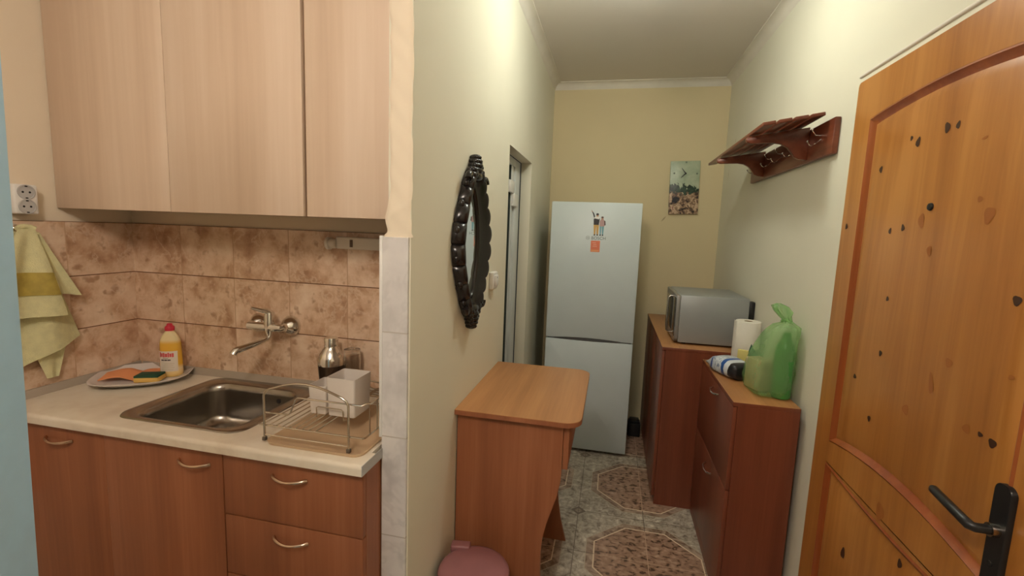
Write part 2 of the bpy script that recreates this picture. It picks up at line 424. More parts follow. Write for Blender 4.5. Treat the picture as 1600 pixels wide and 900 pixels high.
# frame: stiles + rails as strips that follow the arches
def strip(poly): b.prism(poly, 'x', PX, XR + .03)
strip([(DYF, .012), (U0, .012), (U0, DTOP), (DYF - .012, DTOP), (DYF - .003, DTOP - .004), (DYF, DTOP - .014)])
strip([(U1, .012), (DYN, .012), (DYN, DTOP), (U1, DTOP)])
strip([(U0, DTOP)] + up_top + [(U1, DTOP)])
strip(up_bot + [(U1, .783)] + [(y, z) for y, z in lo_top[::-1]] + [(U0, .783)])
strip([(U0, .012), (U0, .20), (U1, .20), (U1, .012)])
b.build('door_frame', M['pine'], root, smooth=20)
def panel(top, bot, name):
    L0 = panel_loop(top, bot, 0.0); L1 = panel_loop(top, bot, .006); L2 = panel_loop(top, bot, .017); L3 = panel_loop(top, bot, .024); L4 = panel_loop(top, bot, .046)
    X = lambda L, x: [(x, y, z) for y, z in L]
    g = MB(); g.loft([X(L0, PX), X(L0, PX + .0005), X(L1, PX - .003), X(L2, PX + .007), X(L3, PX + .010)], cap0=False, cap1=False)
    mo = g.build(name + '_moulding', M['pine_groove'], root, smooth=35); mo['label'] = 'darker stained panel moulding'
    p = MB(); p.loft([X(L3, PX + .010), X(L4, PX + .004)], cap0=False, cap1=True)
    return p
KN = [  # y, z, size (m), elongation, faint
]
def unproj_list():
    out = []
    for (px, py, r, e, f) in [(1377, 265, 5, 1.3, 0), (1435, 222, 6, 1.6, 0), (1425, 216, 4, 1.2, 0), (1481, 199, 7, 1.5, 0), (1498, 195, 5, 1.5, 0), (1540, 215, 7, .35, 1),
                              (1391, 361, 4, 1.5, 0), (1411, 356, 4.5, 1.5, 0), (1452, 392, 6, 1.7, 1), (1440, 345, 8, 1.8, 1), (1532, 311, 6, 1., 1), (1546, 336, 12, 1.4, 1),
                              (1387, 467, 4, 1.2, 0), (1590, 470, 10, 1, 0), (1376, 552, 4.5, 1.3, 0), (1336, 588, 5, .9, 0), (1483, 567, 9, 1, 1), (1581, 590, 7, .7, 1),
                              (1415, 640, 9, 1.1, 1), (1358, 654, 4.5, 1.3, 0), (1510, 670, 9, 1, 1), (1532, 679, 6, .8, 0), (1551, 693, 9, 1, 0), (1455, 600, 6, 3.5, 1), 
                              (1393, 762, 10, 1.1, 0), (1432, 778, 9, .8, 0), (1375, 800, 12, 1.5, 1), (1317, 864, 6, 2., 0), (1406, 881, 6, 1.6, 0), (1323, 354, 4, 1.4, 0)]:
        out.append((px, py, r, e, f))
    return out
# camera maths (also used to set the camera below)
F_PX = 719.84
pi_, ya_, ro_ = math.radians(7.1015), math.radians(12.0773), math.radians(2.1782)
FW = Vector((-math.sin(ya_) * math.cos(pi_), math.cos(ya_) * math.cos(pi_), -math.sin(pi_)))
RT0 = Vector((math.cos(ya_), math.sin(ya_), 0)); UP0 = RT0.cross(FW)
RT = RT0 * math.cos(ro_) + UP0 * math.sin(ro_); UPV = UP0 * math.cos(ro_) - RT0 * math.sin(ro_)
def on_door(px, py, x):
    d = FW + RT * ((px - 800) / F_PX) - UPV * ((py - 450) / F_PX); t = x / d.x
    return (d.y * t, CAM_H + d.z * t, t)
def knots(p, x, inside):
    for px, py, r, e, f in unproj_list():
        y, z, t = on_door(px, py, x)
        if not inside(y, z): continue
        rr = r * t / F_PX * .8; a = .25 * math.sin(px * 1.7)
        pts = []
        for i in range(14):
            th = 2 * PI * i / 14; q = rr * (1 + .15 * math.sin(3 * th + px)); u, v = q * math.cos(th) * 1.1, q * e * math.sin(th)
            pts.append((x - .0008, y + u * math.cos(a) - v * math.sin(a), z + u * math.sin(a) + v * math.cos(a)))
        p.poly(pts, 2 if f else 1)
p = panel(up_top, up_bot, 'upper_panel'); knots(p, PX + .004, lambda y, z: z > .95 and U1 + .05 < y < U0 - .05)
p.build('upper_panel', [M['pine'], M['knot'], M['knot_faint']], root, smooth=20)
p = panel(lo_top, lo_bot, 'lower_panel'); knots(p, PX + .004, lambda y, z: z < .73 and U1 + .05 < y < U0 - .05)
p.build('lower_panel', [M['pine'], M['knot'], M['knot_faint']], root, smooth=20)
b = MB(); knots(b, PX, lambda y, z: .78 < z < .86 or y > U0 + .01)
b.build('rail_knots', [M['knot'], M['knot'], M['knot_faint']], root, smooth=0)
b = MB(); yp, zp, _ = on_door(1452, 323, PX); b.lathe([(.010, .004), (.010, -.001), (.0085, -.004), (.0001, -.005)], (PX + .003, yp, zp), 16, 'x')
o = b.build('peephole', M['black_plastic'], root); o['label'] = 'dark round door viewer'
# lever handle: long black plate, neck, collar and lever
HY, HZ = 1.036, 1.002
b = MB(); b.loft([[(x, HY + (y - 0) * s, 1.0 + 0 + (z)) for (y, z) in [(q[0], q[1]) for q in rrect(-.0225, .0225, -.155, .098, .018, 0)]] for x, s in ((PX, 1.), (PX - .007, 1.), (PX - .010, .88))])
pl = b.build('handle_plate', M['black_plastic'], root)
b = MB(); b.tube([(PX - .008, HY, HZ), (PX - .046, HY, HZ), (PX - .052, HY + .006, HZ + .001), (PX - .054, HY + .02, HZ + .004), (PX - .054, HY + .112, HZ + .016), (PX - .053, HY + .118, HZ + .017)],
               [.0095, .0095, .0105, .010, .0095, .006], 14)
b.build('lever', M['black_plastic'], pl)
b = MB(); b.lathe([(.0135, 0), (.0135, .013), (.010, .014)], (PX - .023, HY, HZ), 20, 'x')
o = b.build('collar', M['steel'], pl); o['label'] = 'metal collar on the neck'
b = MB(); b.lathe([(.006, 0), (.006, .002)], (PX - .012, HY, HZ - .072), 14, 'x'); b.build('keyhole', M['dark'], pl)
# white caulk line on the wall over the door
S(MB().tube([(XR - .001, .90, DTOP + .028), (XR - .001, DYF + .02, DTOP + .028)], .006, 8).build('trim_8', M['cornice']), 'thin white plaster bead above the pine door', 'plaster bead')

# ------------------------------------------------------------------ white aluminium door in the corridor doorway
root = thing('door_3', 'white aluminium door with hinge in the doorway beside the mirror', 'door', (XPI - .01, 2.65, 0), kind='structure')
alu = plain('white_aluminium', (.60, .63, .62), .35)
gasket = plain('door_gasket', (.03, .045, .04), .6)
b = MB()
x0 = XPI - .045
b.box(x0, XPI - .002, 2.705, 2.76, 0, DZ - .02, .003).box(x0 + .006, XPI - .012, 2.76, 2.80, 0, DZ - .02, .002).box(x0, XPI + .002, 2.80, 2.935, 0, DZ - .005, .004)
b.box(x0, XPI + .002, DY0, 2.80, DZ - .05, DZ - .005, .004)
b.build('aluminium_frame', alu, root)
b = MB(); b.box(x0 + .01, XPI - .02, DY0 + .002, 2.72, .01, DZ - .04).box(x0 + .01, XPI - .004, 2.69, 2.71, .01, DZ - .04).box(x0, XPI - .004, 2.93, DY1 - .001, 0, DZ - .004)
o = b.build('dark_glazing', gasket, root); o['label'] = 'dark glass and rubber seal'
b = MB(); b.box(x0 + .008, XPI - .010, 2.56, 2.62, .01, DZ - .045, .003); b.build('stile', alu, root)
b = MB(); b.box(XPI - .005, XPI + .012, 2.62, 2.74, 1.775, 1.845, .004).box(XPI - .005, XPI + .014, 2.72, 2.84, 1.70, 1.775, .004)
b.build('hinge', M['white_plastic'], root)

# ------------------------------------------------------------------ upper cabinets
UY, UZ, UT = 1.2824, 1.5738, 2.52
def wall_cabinet(x0, x1, doors, label, dark_gap=False):
    root = thing('wall_cabinet', label, 'cabinet', ((x0 + x1) / 2, YK, UZ), 'pale wooden cabinets hung over the sink')
    b = MB(); b.box(x0 + .001, x1 - .001, UY + .019, YK - .002, UZ + .002, UT, .001); b.build('body', M['birch_edge'], root)
    for a, c in doors:
        d = MB(); d.box(a + .0012, c - .0012, UY, UY + .018, UZ, UT, .0015); d.build('door', M['birch'], root)
    return root
wall_cabinet(XKL + .002, -.945, [(XKL + .002, -1.452), (-1.452, -.947)], 'pale wooden double-door wall cabinet above sink, beside the socket wall')
wall_cabinet(-.938, -.6135, [(-.937, -.6135)], 'narrow pale wooden single-door wall cabinet next to the plaster edge')
# ------------------------------------------------------------------ worktop, base units, sink
SX0, SX1, SY0, SY1 = -1.532, -1.058, 1.108, 1.524     # sink rim
hx0, hx1, hy0, hy1 = SX0 + .02, SX1 - .02, SY0 + .018, SY1 - .02
root = thing('kitchen_worktop', 'pale marbled kitchen worktop with rounded front edge around the sink', 'worktop', (-1.28, 1.3, CZ - .03))
x1 = -.6275
b = MB()
r = .012; n = 5
nose = [(CY + r - r * math.sin(PI / 2 * i / n), CZ - r + r * math.cos(PI / 2 * i / n)) for i in range(n + 1)] + [(CY, CZ - .030), (hy0, CZ - .030), (hy0, CZ)]
b.prism(nose, 'x', XKL + .001, -.6155)
b.box(XKL + .001, hx0, hy0, YK - .009, CZ - .03, CZ).box(hx1, x1, hy0, YK - .009, CZ - .03, CZ).box(hx0, hx1, hy1, YK - .009, CZ - .03, CZ)
b.build('slab', M['worktop'], root, smooth=40)
b = MB(); b.box(-.6155, -.614, CY + .001, YP - .007, CZ - .03, CZ - .0005); o = b.build('end_band', plain('grey_edge_band', (.45, .46, .46), .5), root); o['label'] = 'grey edging on the cut end'
us = plain('grey_sealing_strip', (.42, .36, .29), .4)
b = MB()
b.prism([(YK - .009, CZ), (YK - .009, CZ + .028), (YK - .014, CZ + .028), (YK - .021, CZ + .004), (YK - .021, CZ)], 'x', XKL + .03, -.6275)
b.prism([(XKL + .009, CZ), (XKL + .009, CZ + .028), (XKL + .014, CZ + .028), (XKL + .021, CZ + .004), (XKL + .021, CZ)], 'y', .98, YK - .009)
o = b.build('sealing_strip', us, root, smooth=0); o['label'] = 'grey sealing strip against the tiles'

def bow_handle(root, cx, z, y, w, parent, along='x', face=-1, fx=None):
    b = MB(); pts = []; R = []
    for i in range(13):
        t = i / 12; s = (t - .5) * w; out = .022 * math.sin(PI * t) ** .7 + .001
        p = (cx + s, y - out, z - .004 * math.sin(PI * t)) if along == 'x' else (fx - out, cx + s, z - .004 * math.sin(PI * t))
        pts.append(p); R.append(.0034 + .002 * abs(2 * t - 1))
    b.tube(pts, R, 8)
    b.build('handle', M['handle'], parent)
M['handle'] = plain('satin_brass_nickel', (.66, .50, .38), .25, 1.)
FYC = CY + .02
root = thing('sink_cabinet', 'wooden two-door base cabinet under the sink', 'cabinet', (-1.51, 1.3, 0))
b = MB(); b.box(XKL + .002, -1.0735, FYC + .018, YK - .012, .10, .70).box(XKL + .002, XKL + .02, FYC + .018, YK - .012, .70, CZ - .031).box(-1.092, -1.0735, FYC + .018, YK - .012, .70, CZ - .031)
b.box(XKL + .02, -1.092, FYC + .018, FYC + .034, .70, CZ - .031)
b.box(XKL + .002, -1.0735, FYC + .06, YK - .05, 0, .10); b.build('body', M['alder_v'], root)
for a, c, hx in ((XKL + .003, -1.5126, -1.692), (-1.5120, -1.0755, -1.172)):
    d = MB(); d.box(a, c, FYC, FYC + .018, .10, CZ - .034, .0012); d = d.build('door', M['alder_v'], root)
    bow_handle(root, hx, .838, FYC, .112, d)
root = thing('drawer_cabinet', 'wooden drawer base cabinet at the right end under the worktop', 'cabinet', (-.85, 1.3, 0))
b = MB(); b.box(-1.0725, -.6225, FYC + .018, YK - .012, .10, CZ - .031).box(-1.07, -.6265, FYC + .06, YK - .05, 0, .10); b.build('body', M['alder_v'], root)
for z0, z1, hz in ((.6925, CZ - .034, .838), (.502, .689, .648), (.302, .4985, .455), (.10, .2985, .25)):
    d = MB(); d.box(-1.0715, -.6235, FYC, FYC + .018, z0, z1, .0012); d = d.build('drawer', M['alder_v'], root)
    bow_handle(root, -.850, hz, FYC, .112, d)
# sink
root = thing('kitchen_sink', 'square stainless steel sink set into the pale worktop', 'sink', ((SX0 + SX1) / 2, (SY0 + SY1) / 2, CZ))
bx0, bx1, by0, by1 = SX0 + .042, SX1 - .045, SY0 + .028, SY1 - .052
rings = [rrect(SX0, SX1, SY0, SY1, .055, CZ + .0005), rrect(SX0 + .002, SX1 - .002, SY0 + .002, SY1 - .002, .055, CZ + .0035),
         rrect(SX0 + .010, SX1 - .010, SY0 + .008, SY1 - .010, .055, CZ + .0045), rrect(bx0 - .006, bx1 + .006, by0 - .006, by1 + .006, .066, CZ + .003), rrect(bx0, bx1, by0, by1, .064, CZ - .002),
         rrect(bx0 + .006, bx1 - .006, by0 + .006, by1 - .006, .062, CZ - .012)]
D = .150
for i in range(1, 9):
    t = i / 8
    ins = .006 + .010 * t; z = CZ - .012 - (D - .05) * t
    rings.append(rrect(bx0 + ins, bx1 - ins, by0 + ins, by1 - ins, .062, z))
for i in range(1, 8):
    a = PI / 2 * i / 7; ins = .016 + .04 * (1 - math.cos(a)); z = CZ - D + .038 - .038 * math.sin(a)
    rings.append(rrect(bx0 + ins, bx1 - ins, by0 + ins, by1 - ins, .062, z))
cxs, cys = (bx0 + bx1) / 2, (by0 + by1) / 2
last = rings[-1]
for f, dz in ((.7, -.002), (.45, -.004), (.2, -.006)):
    rings.append([(cxs + (x - cxs) * f, cys + (y - cys) * f, z + dz) for x, y, z in last])
MB().loft(rings, cap0=False, cap1=True).build('basin', M['steel'], root, smooth=60)
b = MB(); b.lathe([(.0, .002), (.02, .001), (.036, .004), (.040, .001), (.040, -.002)], (cxs, cys, CZ - D - .004), 24); b.build('drain', M['chrome'], root)
b = MB(); b.lathe([(.008, 0), (.010, .002), (.010, .004)], (bx1 - .10, by1 - .012, CZ - .04), 12, 'y'); b.build('overflow_hole', M['dark'], root)

# ------------------------------------------------------------------ wall mixer tap
root = thing('mixer_tap', 'chrome wall mixer tap with long swivel spout on brown tiles', 'tap', (-1.266, YK - .008, 1.165))
TY = 1.482; yw = YK - .008
for fx in (-1.197, -1.340):
    b = MB(); b.lathe([(.001, 0), (.040, 0), (.040, -.005), (.037, -.014), (.028, -.028), (.019, -.036), (.015, -.040)], (fx, yw, 1.157), 30, 'y')
    b.build('wall_flange', M['chrome'], root)
b = MB()
BXT = -1.252
for fx in (-1.197, -1.340):
    b.lathe([(.016, -.038), (.016, -.050), (.012, -.056)], (fx, yw, 1.157), 6, 'y')
b.tube([(-1.340, TY + .006, 1.157), (-1.340, TY, 1.157), (-1.275, TY, 1.157), (-1.245, TY, 1.157), (-1.197, TY, 1.157), (-1.197, TY + .004, 1.157)], [.012, .0155, .0175, .0175, .0155, .012], 16)
b.lathe([(.001, -.044), (.010, -.044), (.011, -.03), (.0155, -.018), (.0185, 0), (.0185, .022), (.0175, .026), (.0175, .045), (.015, .053), (.001, .056)], (BXT, TY, 1.160), 24)
b.build('body', M['chrome'], root)
b = MB(); b.tube([(BXT + .006, TY + .012, 1.206), (BXT, TY - .004, 1.218), (BXT - .012, TY - .028, 1.226), (BXT - .028, TY - .055, 1.237)], [.010, .013, .008, .005], 12)
b.build('lever', M['chrome'], root)
b = MB(); b.tube([(BXT, TY, 1.122), (BXT - .002, TY - .010, 1.112), (BXT - .007, TY - .026, 1.108), (BXT - .020, TY - .062, 1.101), (BXT - .040, TY - .112, 1.092)], [.0105, .0095, .0085, .0110, .0125], 14)
b.tube([(BXT - .039, TY - .108, 1.093), (BXT - .043, TY - .120, 1.089), (BXT - .045, TY - .127, 1.078)], [.0125, .0125, .0125], 14)
b.build('spout', M['chrome'], root)

# ------------------------------------------------------------------ lamp under the wall cabinets
root = thing('cabinet_lamp', 'white strip lamp with round knob under the narrow wall cabinet', 'lamp', (-.9, YK - .008, 1.487))
b = MB(); b.box(-.985, -.6285, YK - .040, YK - .008, 1.465, 1.509, .006, 3); b.build('housing', plain('aged_white_plastic', (.72, .66, .57), .4), root)
b = MB(); b.lathe([(.023, 0), (.023, .010), (.018, .012), (.018, .030), (.014, .034)], (-1.018, YK - .035, 1.483), 24, 'x'); b.build('knob', plain('ivory_plastic', (.74, .68, .58), .4), root)
b = MB(); b.box(-.926, -.915, YK - .0425, YK - .039, 1.473, 1.500, .001); b.build('rocker_switch', plain('brown_switch', (.12, .07, .05), .4), root)

# ------------------------------------------------------------------ platter with washing-up things
PCX, PCY = -1.777, 1.420
def superell(a, bb, e, rot, z, n=48):
    out = []
    for i in range(n):
        t = 2 * PI * i / n; c, s = math.cos(t), math.sin(t)
        u = a * math.copysign(abs(c) ** (2 / e), c); v = bb * math.copysign(abs(s) ** (2 / e), s)
        out.append((PCX + u * math.cos(rot) - v * math.sin(rot), PCY + u * math.sin(rot) + v * math.cos(rot), z))
    return out
RO = math.radians(35)
rings = []
for f, dz in ((.30, .000), (.62, .000), (.70, .003), (.93, .018), (.985, .0225), (1., .0235), (1., .0215), (.95, .0165), (.72, -.0005 + .006), (.66, .0045), (.3, .0045)):
    pass
outer = [(.60, .0), (.68, .001), (.80, .008), (.94, .018), (1., .023), (1.005, .0245), (.99, .0258), (.93, .0215), (.80, .012), (.70, .0055), (.60, .0045), (.3, .0045)]
rings = [superell(.160 * f, .146 * f, 3.0, RO, CZ + .0005 + dz) for f, dz in outer]
porc = plain('white_porcelain', (.74, .70, .67), .15, noise=.02)
tag(MB().loft(rings).build('serving_platter', porc, smooth=50), 'white oval platter in the worktop corner holding sponge and detergent', 'plate')
# orange sponge cloth, folded double over the platter
c0 = Vector((-1.842, 1.392, 0)); ex = Vector((.83, .56, 0)); ey = Vector((-.56, .83, 0))
def cloth(u, v):
    a = (u - .5) * .125; bb = (v - .5) * .115
    h = .030 + .012 * math.cos((u - .45) * 3.0) - .018 * max(0, u - .55) * 2 - .016 * abs(v - .5) * 1.6
    if u > .7: h += .018 * (u - .7)
    p = c0 + ex * (a + .01 * math.sin(v * 3)) + ey * bb
    return (p.x, p.y, CZ + h)
b = MB(); b.sheet(cloth, 16, 12, .004)
def cloth2(u, v):
    a = .045 + u * .075; bb = .005 + (v - .5) * .055
    p = c0 + ex * a + ey * bb
    return (p.x, p.y, CZ + .018 + .016 * u + .004 * math.sin(u * 5))
b.sheet(cloth2, 8, 5, .004)
orange = plain('orange_sponge_cloth', (.82, .34, .15), .85, bump=(160, .3, .001))
tag(b.build('sponge_cloth', orange, smooth=60), 'orange sponge cloth folded over on the white platter', 'cloth')
# scouring sponge
root = thing('scouring_sponge', 'yellow kitchen sponge with green scouring side on the platter', 'sponge', (-1.722, 1.396, CZ + .006))
Rm = Matrix.Translation((-1.722, 1.396, CZ)) @ Matrix.Rotation(math.radians(24), 4, 'Z')
b = MB(); b.box(-.042, .042, -.030, .030, .008, .026, .004, 2, M=Rm); b.build('foam', plain('yellow_foam', (.78, .50, .13), .9, bump=(220, .5, .001)), root)
b = MB(); b.box(-.041, .041, -.029, .029, .026, .034, .002, 2, M=Rm); o = b.build('scouring_pad', plain('green_scourer', (.025, .085, .045), .95, bump=(260, .6, .001)), root); o['label'] = 'dark green scouring pad'
# detergent bottle
BX, BYc = -1.703, 1.472
root = thing('detergent_bottle', 'yellow washing-up liquid bottle with red cap on the platter', 'bottle', (BX, BYc, CZ + .006))
def bell(a, bb, z, off=0, n=28):
    a *= 1.06; bb *= 1.06
    return [(BX + off + a * math.cos(2 * PI * i / n) * math.cos(.5) - bb * math.sin(2 * PI * i / n) * math.sin(.5),
             BYc + a * math.cos(2 * PI * i / n) * math.sin(.5) + bb * math.sin(2 * PI * i / n) * math.cos(.5), CZ + .006 + (z - .006) * 1.09) for i in range(n)]
prof = [(.030, .020, .006), (.036, .023, .009), (.0375, .024, .020), (.0365, .0235, .06), (.0355, .023, .10), (.0345, .0225, .130), (.0325, .0215, .143), (.026, .0185, .158), (.019, .0155, .168), (.0145, .0135, .174), (.0135, .013, .178)]
liq = N('yellow_detergent'); co = liq.coord(); z = liq.sep(co)[2]
liq.set(Base_Color=liq.ramp(z, [(.0, (.86, .58, .16)), (.035, (.86, .70, .42)), (.05, (.84, .47, .05)), (.135, (.86, .50, .07)), (.15, (.88, .74, .42))]), Roughness=.2)
liq.b.inputs['Subsurface Weight'].default_value = .15; liq.b.inputs['Subsurface Radius'].default_value = (.02, .01, .004)
MB().loft([bell(*p) for p in prof]).build('bottle_body', liq.m, root, smooth=60)
b = MB(); b.lathe([(.0165, 0), (.0172, .004), (.0168, .014), (.015, .017), (.0105, .020), (.009, .027), (.007, .0285), (.001, .029)], (BX, BYc, CZ + .192), 24)
o = b.build('cap', plain('red_cap', (.62, .03, .06), .3), root); o['label'] = 'red flip cap'
# label wrapped on the side that faces the room
def wrap(a0, a1, z0, z1, grow, mb, mi=0, n=10):
    P = []
    for k in range(2):
        zz = (z0, z1)[k]
        row = []
        for i in range(n + 1):
            t = a0 + (a1 - a0) * i / n
            a, bb = .0368 * 1.06 + grow, .0236 * 1.06 + grow
            row.append((BX + a * math.cos(t) * math.cos(.5) - bb * math.sin(t) * math.sin(.5), BYc + a * math.cos(t) * math.sin(.5) + bb * math.sin(t) * math.cos(.5), CZ + zz))
        P.append(row)
    for i in range(n): mb.poly([P[0][i], P[0][i + 1], P[1][i + 1], P[1][i]], mi)
lb = MB()
wrap(-2.6, -.75, .030, .112, .0006, lb, 0)
for i, (a0, a1, z0, z1) in enumerate([(-2.5, -2.3, .088, .108), (-2.3, -2.1, .09, .104), (-2.1, -1.9, .088, .106), (-1.9, -1.65, .089, .103), (-1.65, -1.5, .088, .107), (-1.5, -1.3, .089, .103), (-1.3, -1.1, .088, .104)]):
    wrap(a0 + .015, a1 - .015, z0, z1, .0011, lb, 1, 3)
for a0, a1 in ((-2.3, -2.0), (-1.97, -1.7), (-1.67, -1.4)): wrap(a0, a1, .074, .079, .0011, lb, 2, 3)
wrap(-2.1, -1.6, .083, .0845, .0011, lb, 2, 3)
for k in range(4): wrap(-2.3 + .1 * k, -1.2 + .1 * (k % 2), .036 + .008 * k, .0385 + .008 * k, .0011, lb, 3, 4)
o = lb.build('label_sticker', [plain('label_white', (.80, .72, .62), .4), plain('label_red', (.70, .10, .10), .4), plain('label_black', (.06, .04, .04), .4), plain('label_beige', (.68, .58, .44), .4)], root)
o['label'] = 'white label with red lettering'

# ------------------------------------------------------------------ dish rack, drip tray, cutlery holder
tag(MB().loft([rrect(-.946, -.640, 1.085, 1.425, .03, CZ + .0005), rrect(-.949, -.637, 1.082, 1.428, .032, CZ + .009), rrect(-.945, -.641, 1.086, 1.424, .03, CZ + .009), rrect(-.938, -.648, 1.093, 1.417, .028, CZ + .004)])
    .build('drip_tray', plain('beige_plastic_tray', (.62, .44, .27), .35), smooth=40), 'shallow beige drip tray lying under the wire dish rack', 'tray')
root = thing('dish_rack', 'chrome wire dish rack with arched ends on the right of the sink', 'dish rack', (-.82, 1.28, CZ))
M['foot'] = plain('grey_rubber_foot', (.10, .08, .06), .6)
def arch_frame(y, x0, x1):
    pts = [(x0, y, CZ + .010), (x0, y, CZ + .140), (x0 + .006, y, CZ + .152)]
    n = 14
    for i in range(n + 1):
        t = i / n; pts.append((x0 + .018 + (x1 - x0 - .036) * t, y, CZ + .160 + .027 * math.sin(PI * t)))
    pts += [(x1 - .006, y, CZ + .152), (x1, y, CZ + .140), (x1, y, CZ + .010)]
    return pts
RX0, RX1, RY0, RY1 = -.955, -.684, 1.100, 1.412
for y in (RY0, RY1):
    b = MB(); b.tube(arch_frame(y, RX0, RX1) if y == RY0 else [(p[0], p[1], CZ + (p[2] - CZ) * .55) for p in arch_frame(y, RX0, RX1)], .0034, 8); b.tube([(RX0, y, CZ + .022), (RX1, y, CZ + .022)], .0022, 6); b.build('arched_end', M['wire'], root)
    for x in (RX0, RX1):
        f = MB(); f.box(x - .0055, x + .0055, y - .0055, y + .0055, CZ + .0045, CZ + .016, .002); f.build('foot', M['foot'], root)
b = MB()
ZT = CZ + .049
b.tube([(RX0 - .02, RY0 + .004, ZT), (RX1 + .04, RY0 + .004, ZT), (RX1 + .045, RY0 + .010, ZT), (RX1 + .045, RY1 - .01, ZT)], .0026, 7)
b.tube([(RX0 - .02, RY1 - .004, ZT), (RX1 + .04, RY1 - .004, ZT)], .0026, 7)
for i in range(9):
    x = RX0 - .006 + i * .0215
    b.tube([(x, RY0 + .004, ZT + .003), (x, RY1 - .004, ZT + .003)], .0018, 6)
b.build('tray_grid', M['wire'], root)
b = MB()
y = RY0 + .016; z2 = CZ + .138
b.tube([(RX0 - .012, y, CZ + .082), (RX0 + .066, y, CZ + .083), (RX0 + .075, y, CZ + .090), (RX0 + .092, y, CZ + .130), (RX0 + .100, y, z2), (RX1 + .03, y, z2), (RX1 + .04, y + .008, z2 + .004), (RX1 + .046, y + .02, z2), (RX1 + .046, RY1 - .01, z2), (RX1 + .046, RY1 - .004, z2 - .006), (RX1 + .046, RY1 - .004, ZT)], .0026, 7)
for yy in (y + .018, y + .06): b.tube([(RX1 + .046, yy, z2), (RX1 + .046, yy, ZT)], .0022, 6)
b.build('side_rail', M['wire'], root)
b = MB()
for k in range(5):
    yy = RY0 + .225 + k * .018
    b.tube([(-.838, yy, ZT + .004), (-.832, yy, ZT + .035), (-.800, yy, ZT + .042), (-.768, yy, ZT + .030), (-.735, yy, ZT + .042), (-.700, yy, ZT + .035), (-.694, yy, ZT + .004)], .0018, 6)
b.build('plate_holder', M['wire'], root)
b = MB(); b.tube([(-.852, 1.198, ZT), (-.852, 1.196, ZT + .030), (-.846, 1.196, ZT + .034), (-.768, 1.196, ZT + .034), (-.762, 1.196, ZT + .030), (-.762, 1.198, ZT), (-.752, 1.198, ZT)], .0019, 6)
b.build('cup_hook', M['wire'], root)
# cutlery holder: two open square pots
root = thing('cutlery_holder', 'white plastic two-compartment cutlery holder standing in the dish rack', 'holder', (-.81, 1.25, ZT + .005))
def pot(x0, x1, y0, y1, z0, z1, name):
    t = .0022
    R = lambda g, z: rrect(x0 + g, x1 - g, y0 + g, y1 - g, .006, z, 3)
    MB().loft([R(.004, z0), R(0, z1), R(t, z1), R(t + .003, z0 + .004)]).build(name, M['pot'], root, smooth=40)
M['pot'] = plain('milky_plastic', (.76, .70, .64), .4)
pot(-.826, -.729, 1.206, 1.306, ZT + .005, CZ + .174, 'tall_compartment')
pot(-.888, -.8275, 1.206, 1.290, ZT + .005, CZ + .143, 'short_compartment')
# cocktail shaker and upturned glass behind
SHX, SHY = -.986, 1.476
root = thing('cocktail_shaker', 'chrome topped cocktail shaker with dark body behind the cutlery holder', 'shaker', (SHX, SHY, CZ))
b = MB(); b.lathe([(0.0336, 0.0009), (0.0372, 0.0024), (0.0420, 0.0590), (0.0474, 0.1239), (0.0474, 0.1298)], (SHX, SHY, CZ), 32); o = b.build('cup', plain('smoky_steel', (.10, .07, .05), .2, .8), root); o['label'] = 'dark mirror-like lower cup'
b = MB(); b.lathe([(0.0486, 0.1251), (0.0486, 0.1487), (0.0456, 0.1546), (0.0414, 0.1652), (0.0312, 0.1794), (0.0246, 0.1888), (0.0234, 0.1935)], (SHX, SHY, CZ), 32); b.build('strainer_top', M['chrome'], root)
b = MB(); b.lathe([(0.0246, 0.1935), (0.0246, 0.2195), (0.0228, 0.2242), (0.0012, 0.2248)], (SHX, SHY, CZ), 28); b.build('cap', M['chrome'], root)
def glass_mat():
    m = N('clear_glass'); m.set(Base_Color=(.95, .93, .88, 1), Roughness=.03)
    m.b.inputs['Transmission Weight'].default_value = 1; m.b.inputs['IOR'].default_value = 1.45
    return m.m
M['glass'] = glass_mat()
GX, GY = -.905, 1.482
b = MB(); b.lathe([(.030, .053), (.029, .15), (.0285, .186), (.001, .187), (.001, .174), (.026, .172), (.0272, .15), (.0282, .053)], (GX, GY, CZ + .0), 28, cap=False)
tag(b.build('drinking_glass', M['glass'], smooth=50), 'clear drinking glass turned upside down beside the cocktail shaker', 'glass')

# ------------------------------------------------------------------ socket, towel and hook on the side wall
root = thing('wall_socket', 'white double power socket on the kitchen side wall above the towel', 'socket', (XKL, 1.195, 1.595))
sx = XKL + .045
Rz = 0
b = MB(); b.box(XKL, sx, 1.138, 1.204, 1.548, 1.645, .006, 3); b.build('housing', M['white_plastic'], root)
for zc in (1.620, 1.573):
    b = MB(); b.lathe([(.0245, -.001), (.0245, .003), (.0215, .0035), (.0205, .0012), (.001, .0012)], (sx, 1.171, zc), 24, 'x')
    o = b.build('outlet', plain('grey_outlet', (.50, .49, .48), .5), root)
    h = MB()
    for dy in (-.0095, .0095): h.lathe([(.0034, .0005), (.0034, .0016), (.0001, .0017)], (sx, 1.171 + dy, zc), 10, 'x')
    for dz in (-.019, .019): h.box(sx + .001, sx + .0036, 1.168, 1.174, zc + dz - .0018, zc + dz + .0018)
    h.build('contact_holes', M['dark'], o)
root = thing('towel_hook', 'small metal hook on the tiles that carries the green towel', 'hook', (XKL + .008, 1.150, 1.502))
b = MB(); b.lathe([(.013, 0), (.013, .003), (.009, .005)], (XKL + .008, 1.150, 1.502), 18, 'x'); b.tube([(XKL + .010, 1.150, 1.502), (XKL + .040, 1.150, 1.496), (XKL + .052, 1.150, 1.504), (XKL + .052, 1.150, 1.514)], .0032, 8)
b.build('hook', M['chrome'], root)
towel = plain('lime_terry', (.70, .67, .38), .95, bump=(300, .8, .002), noise=.08, nscale=40)
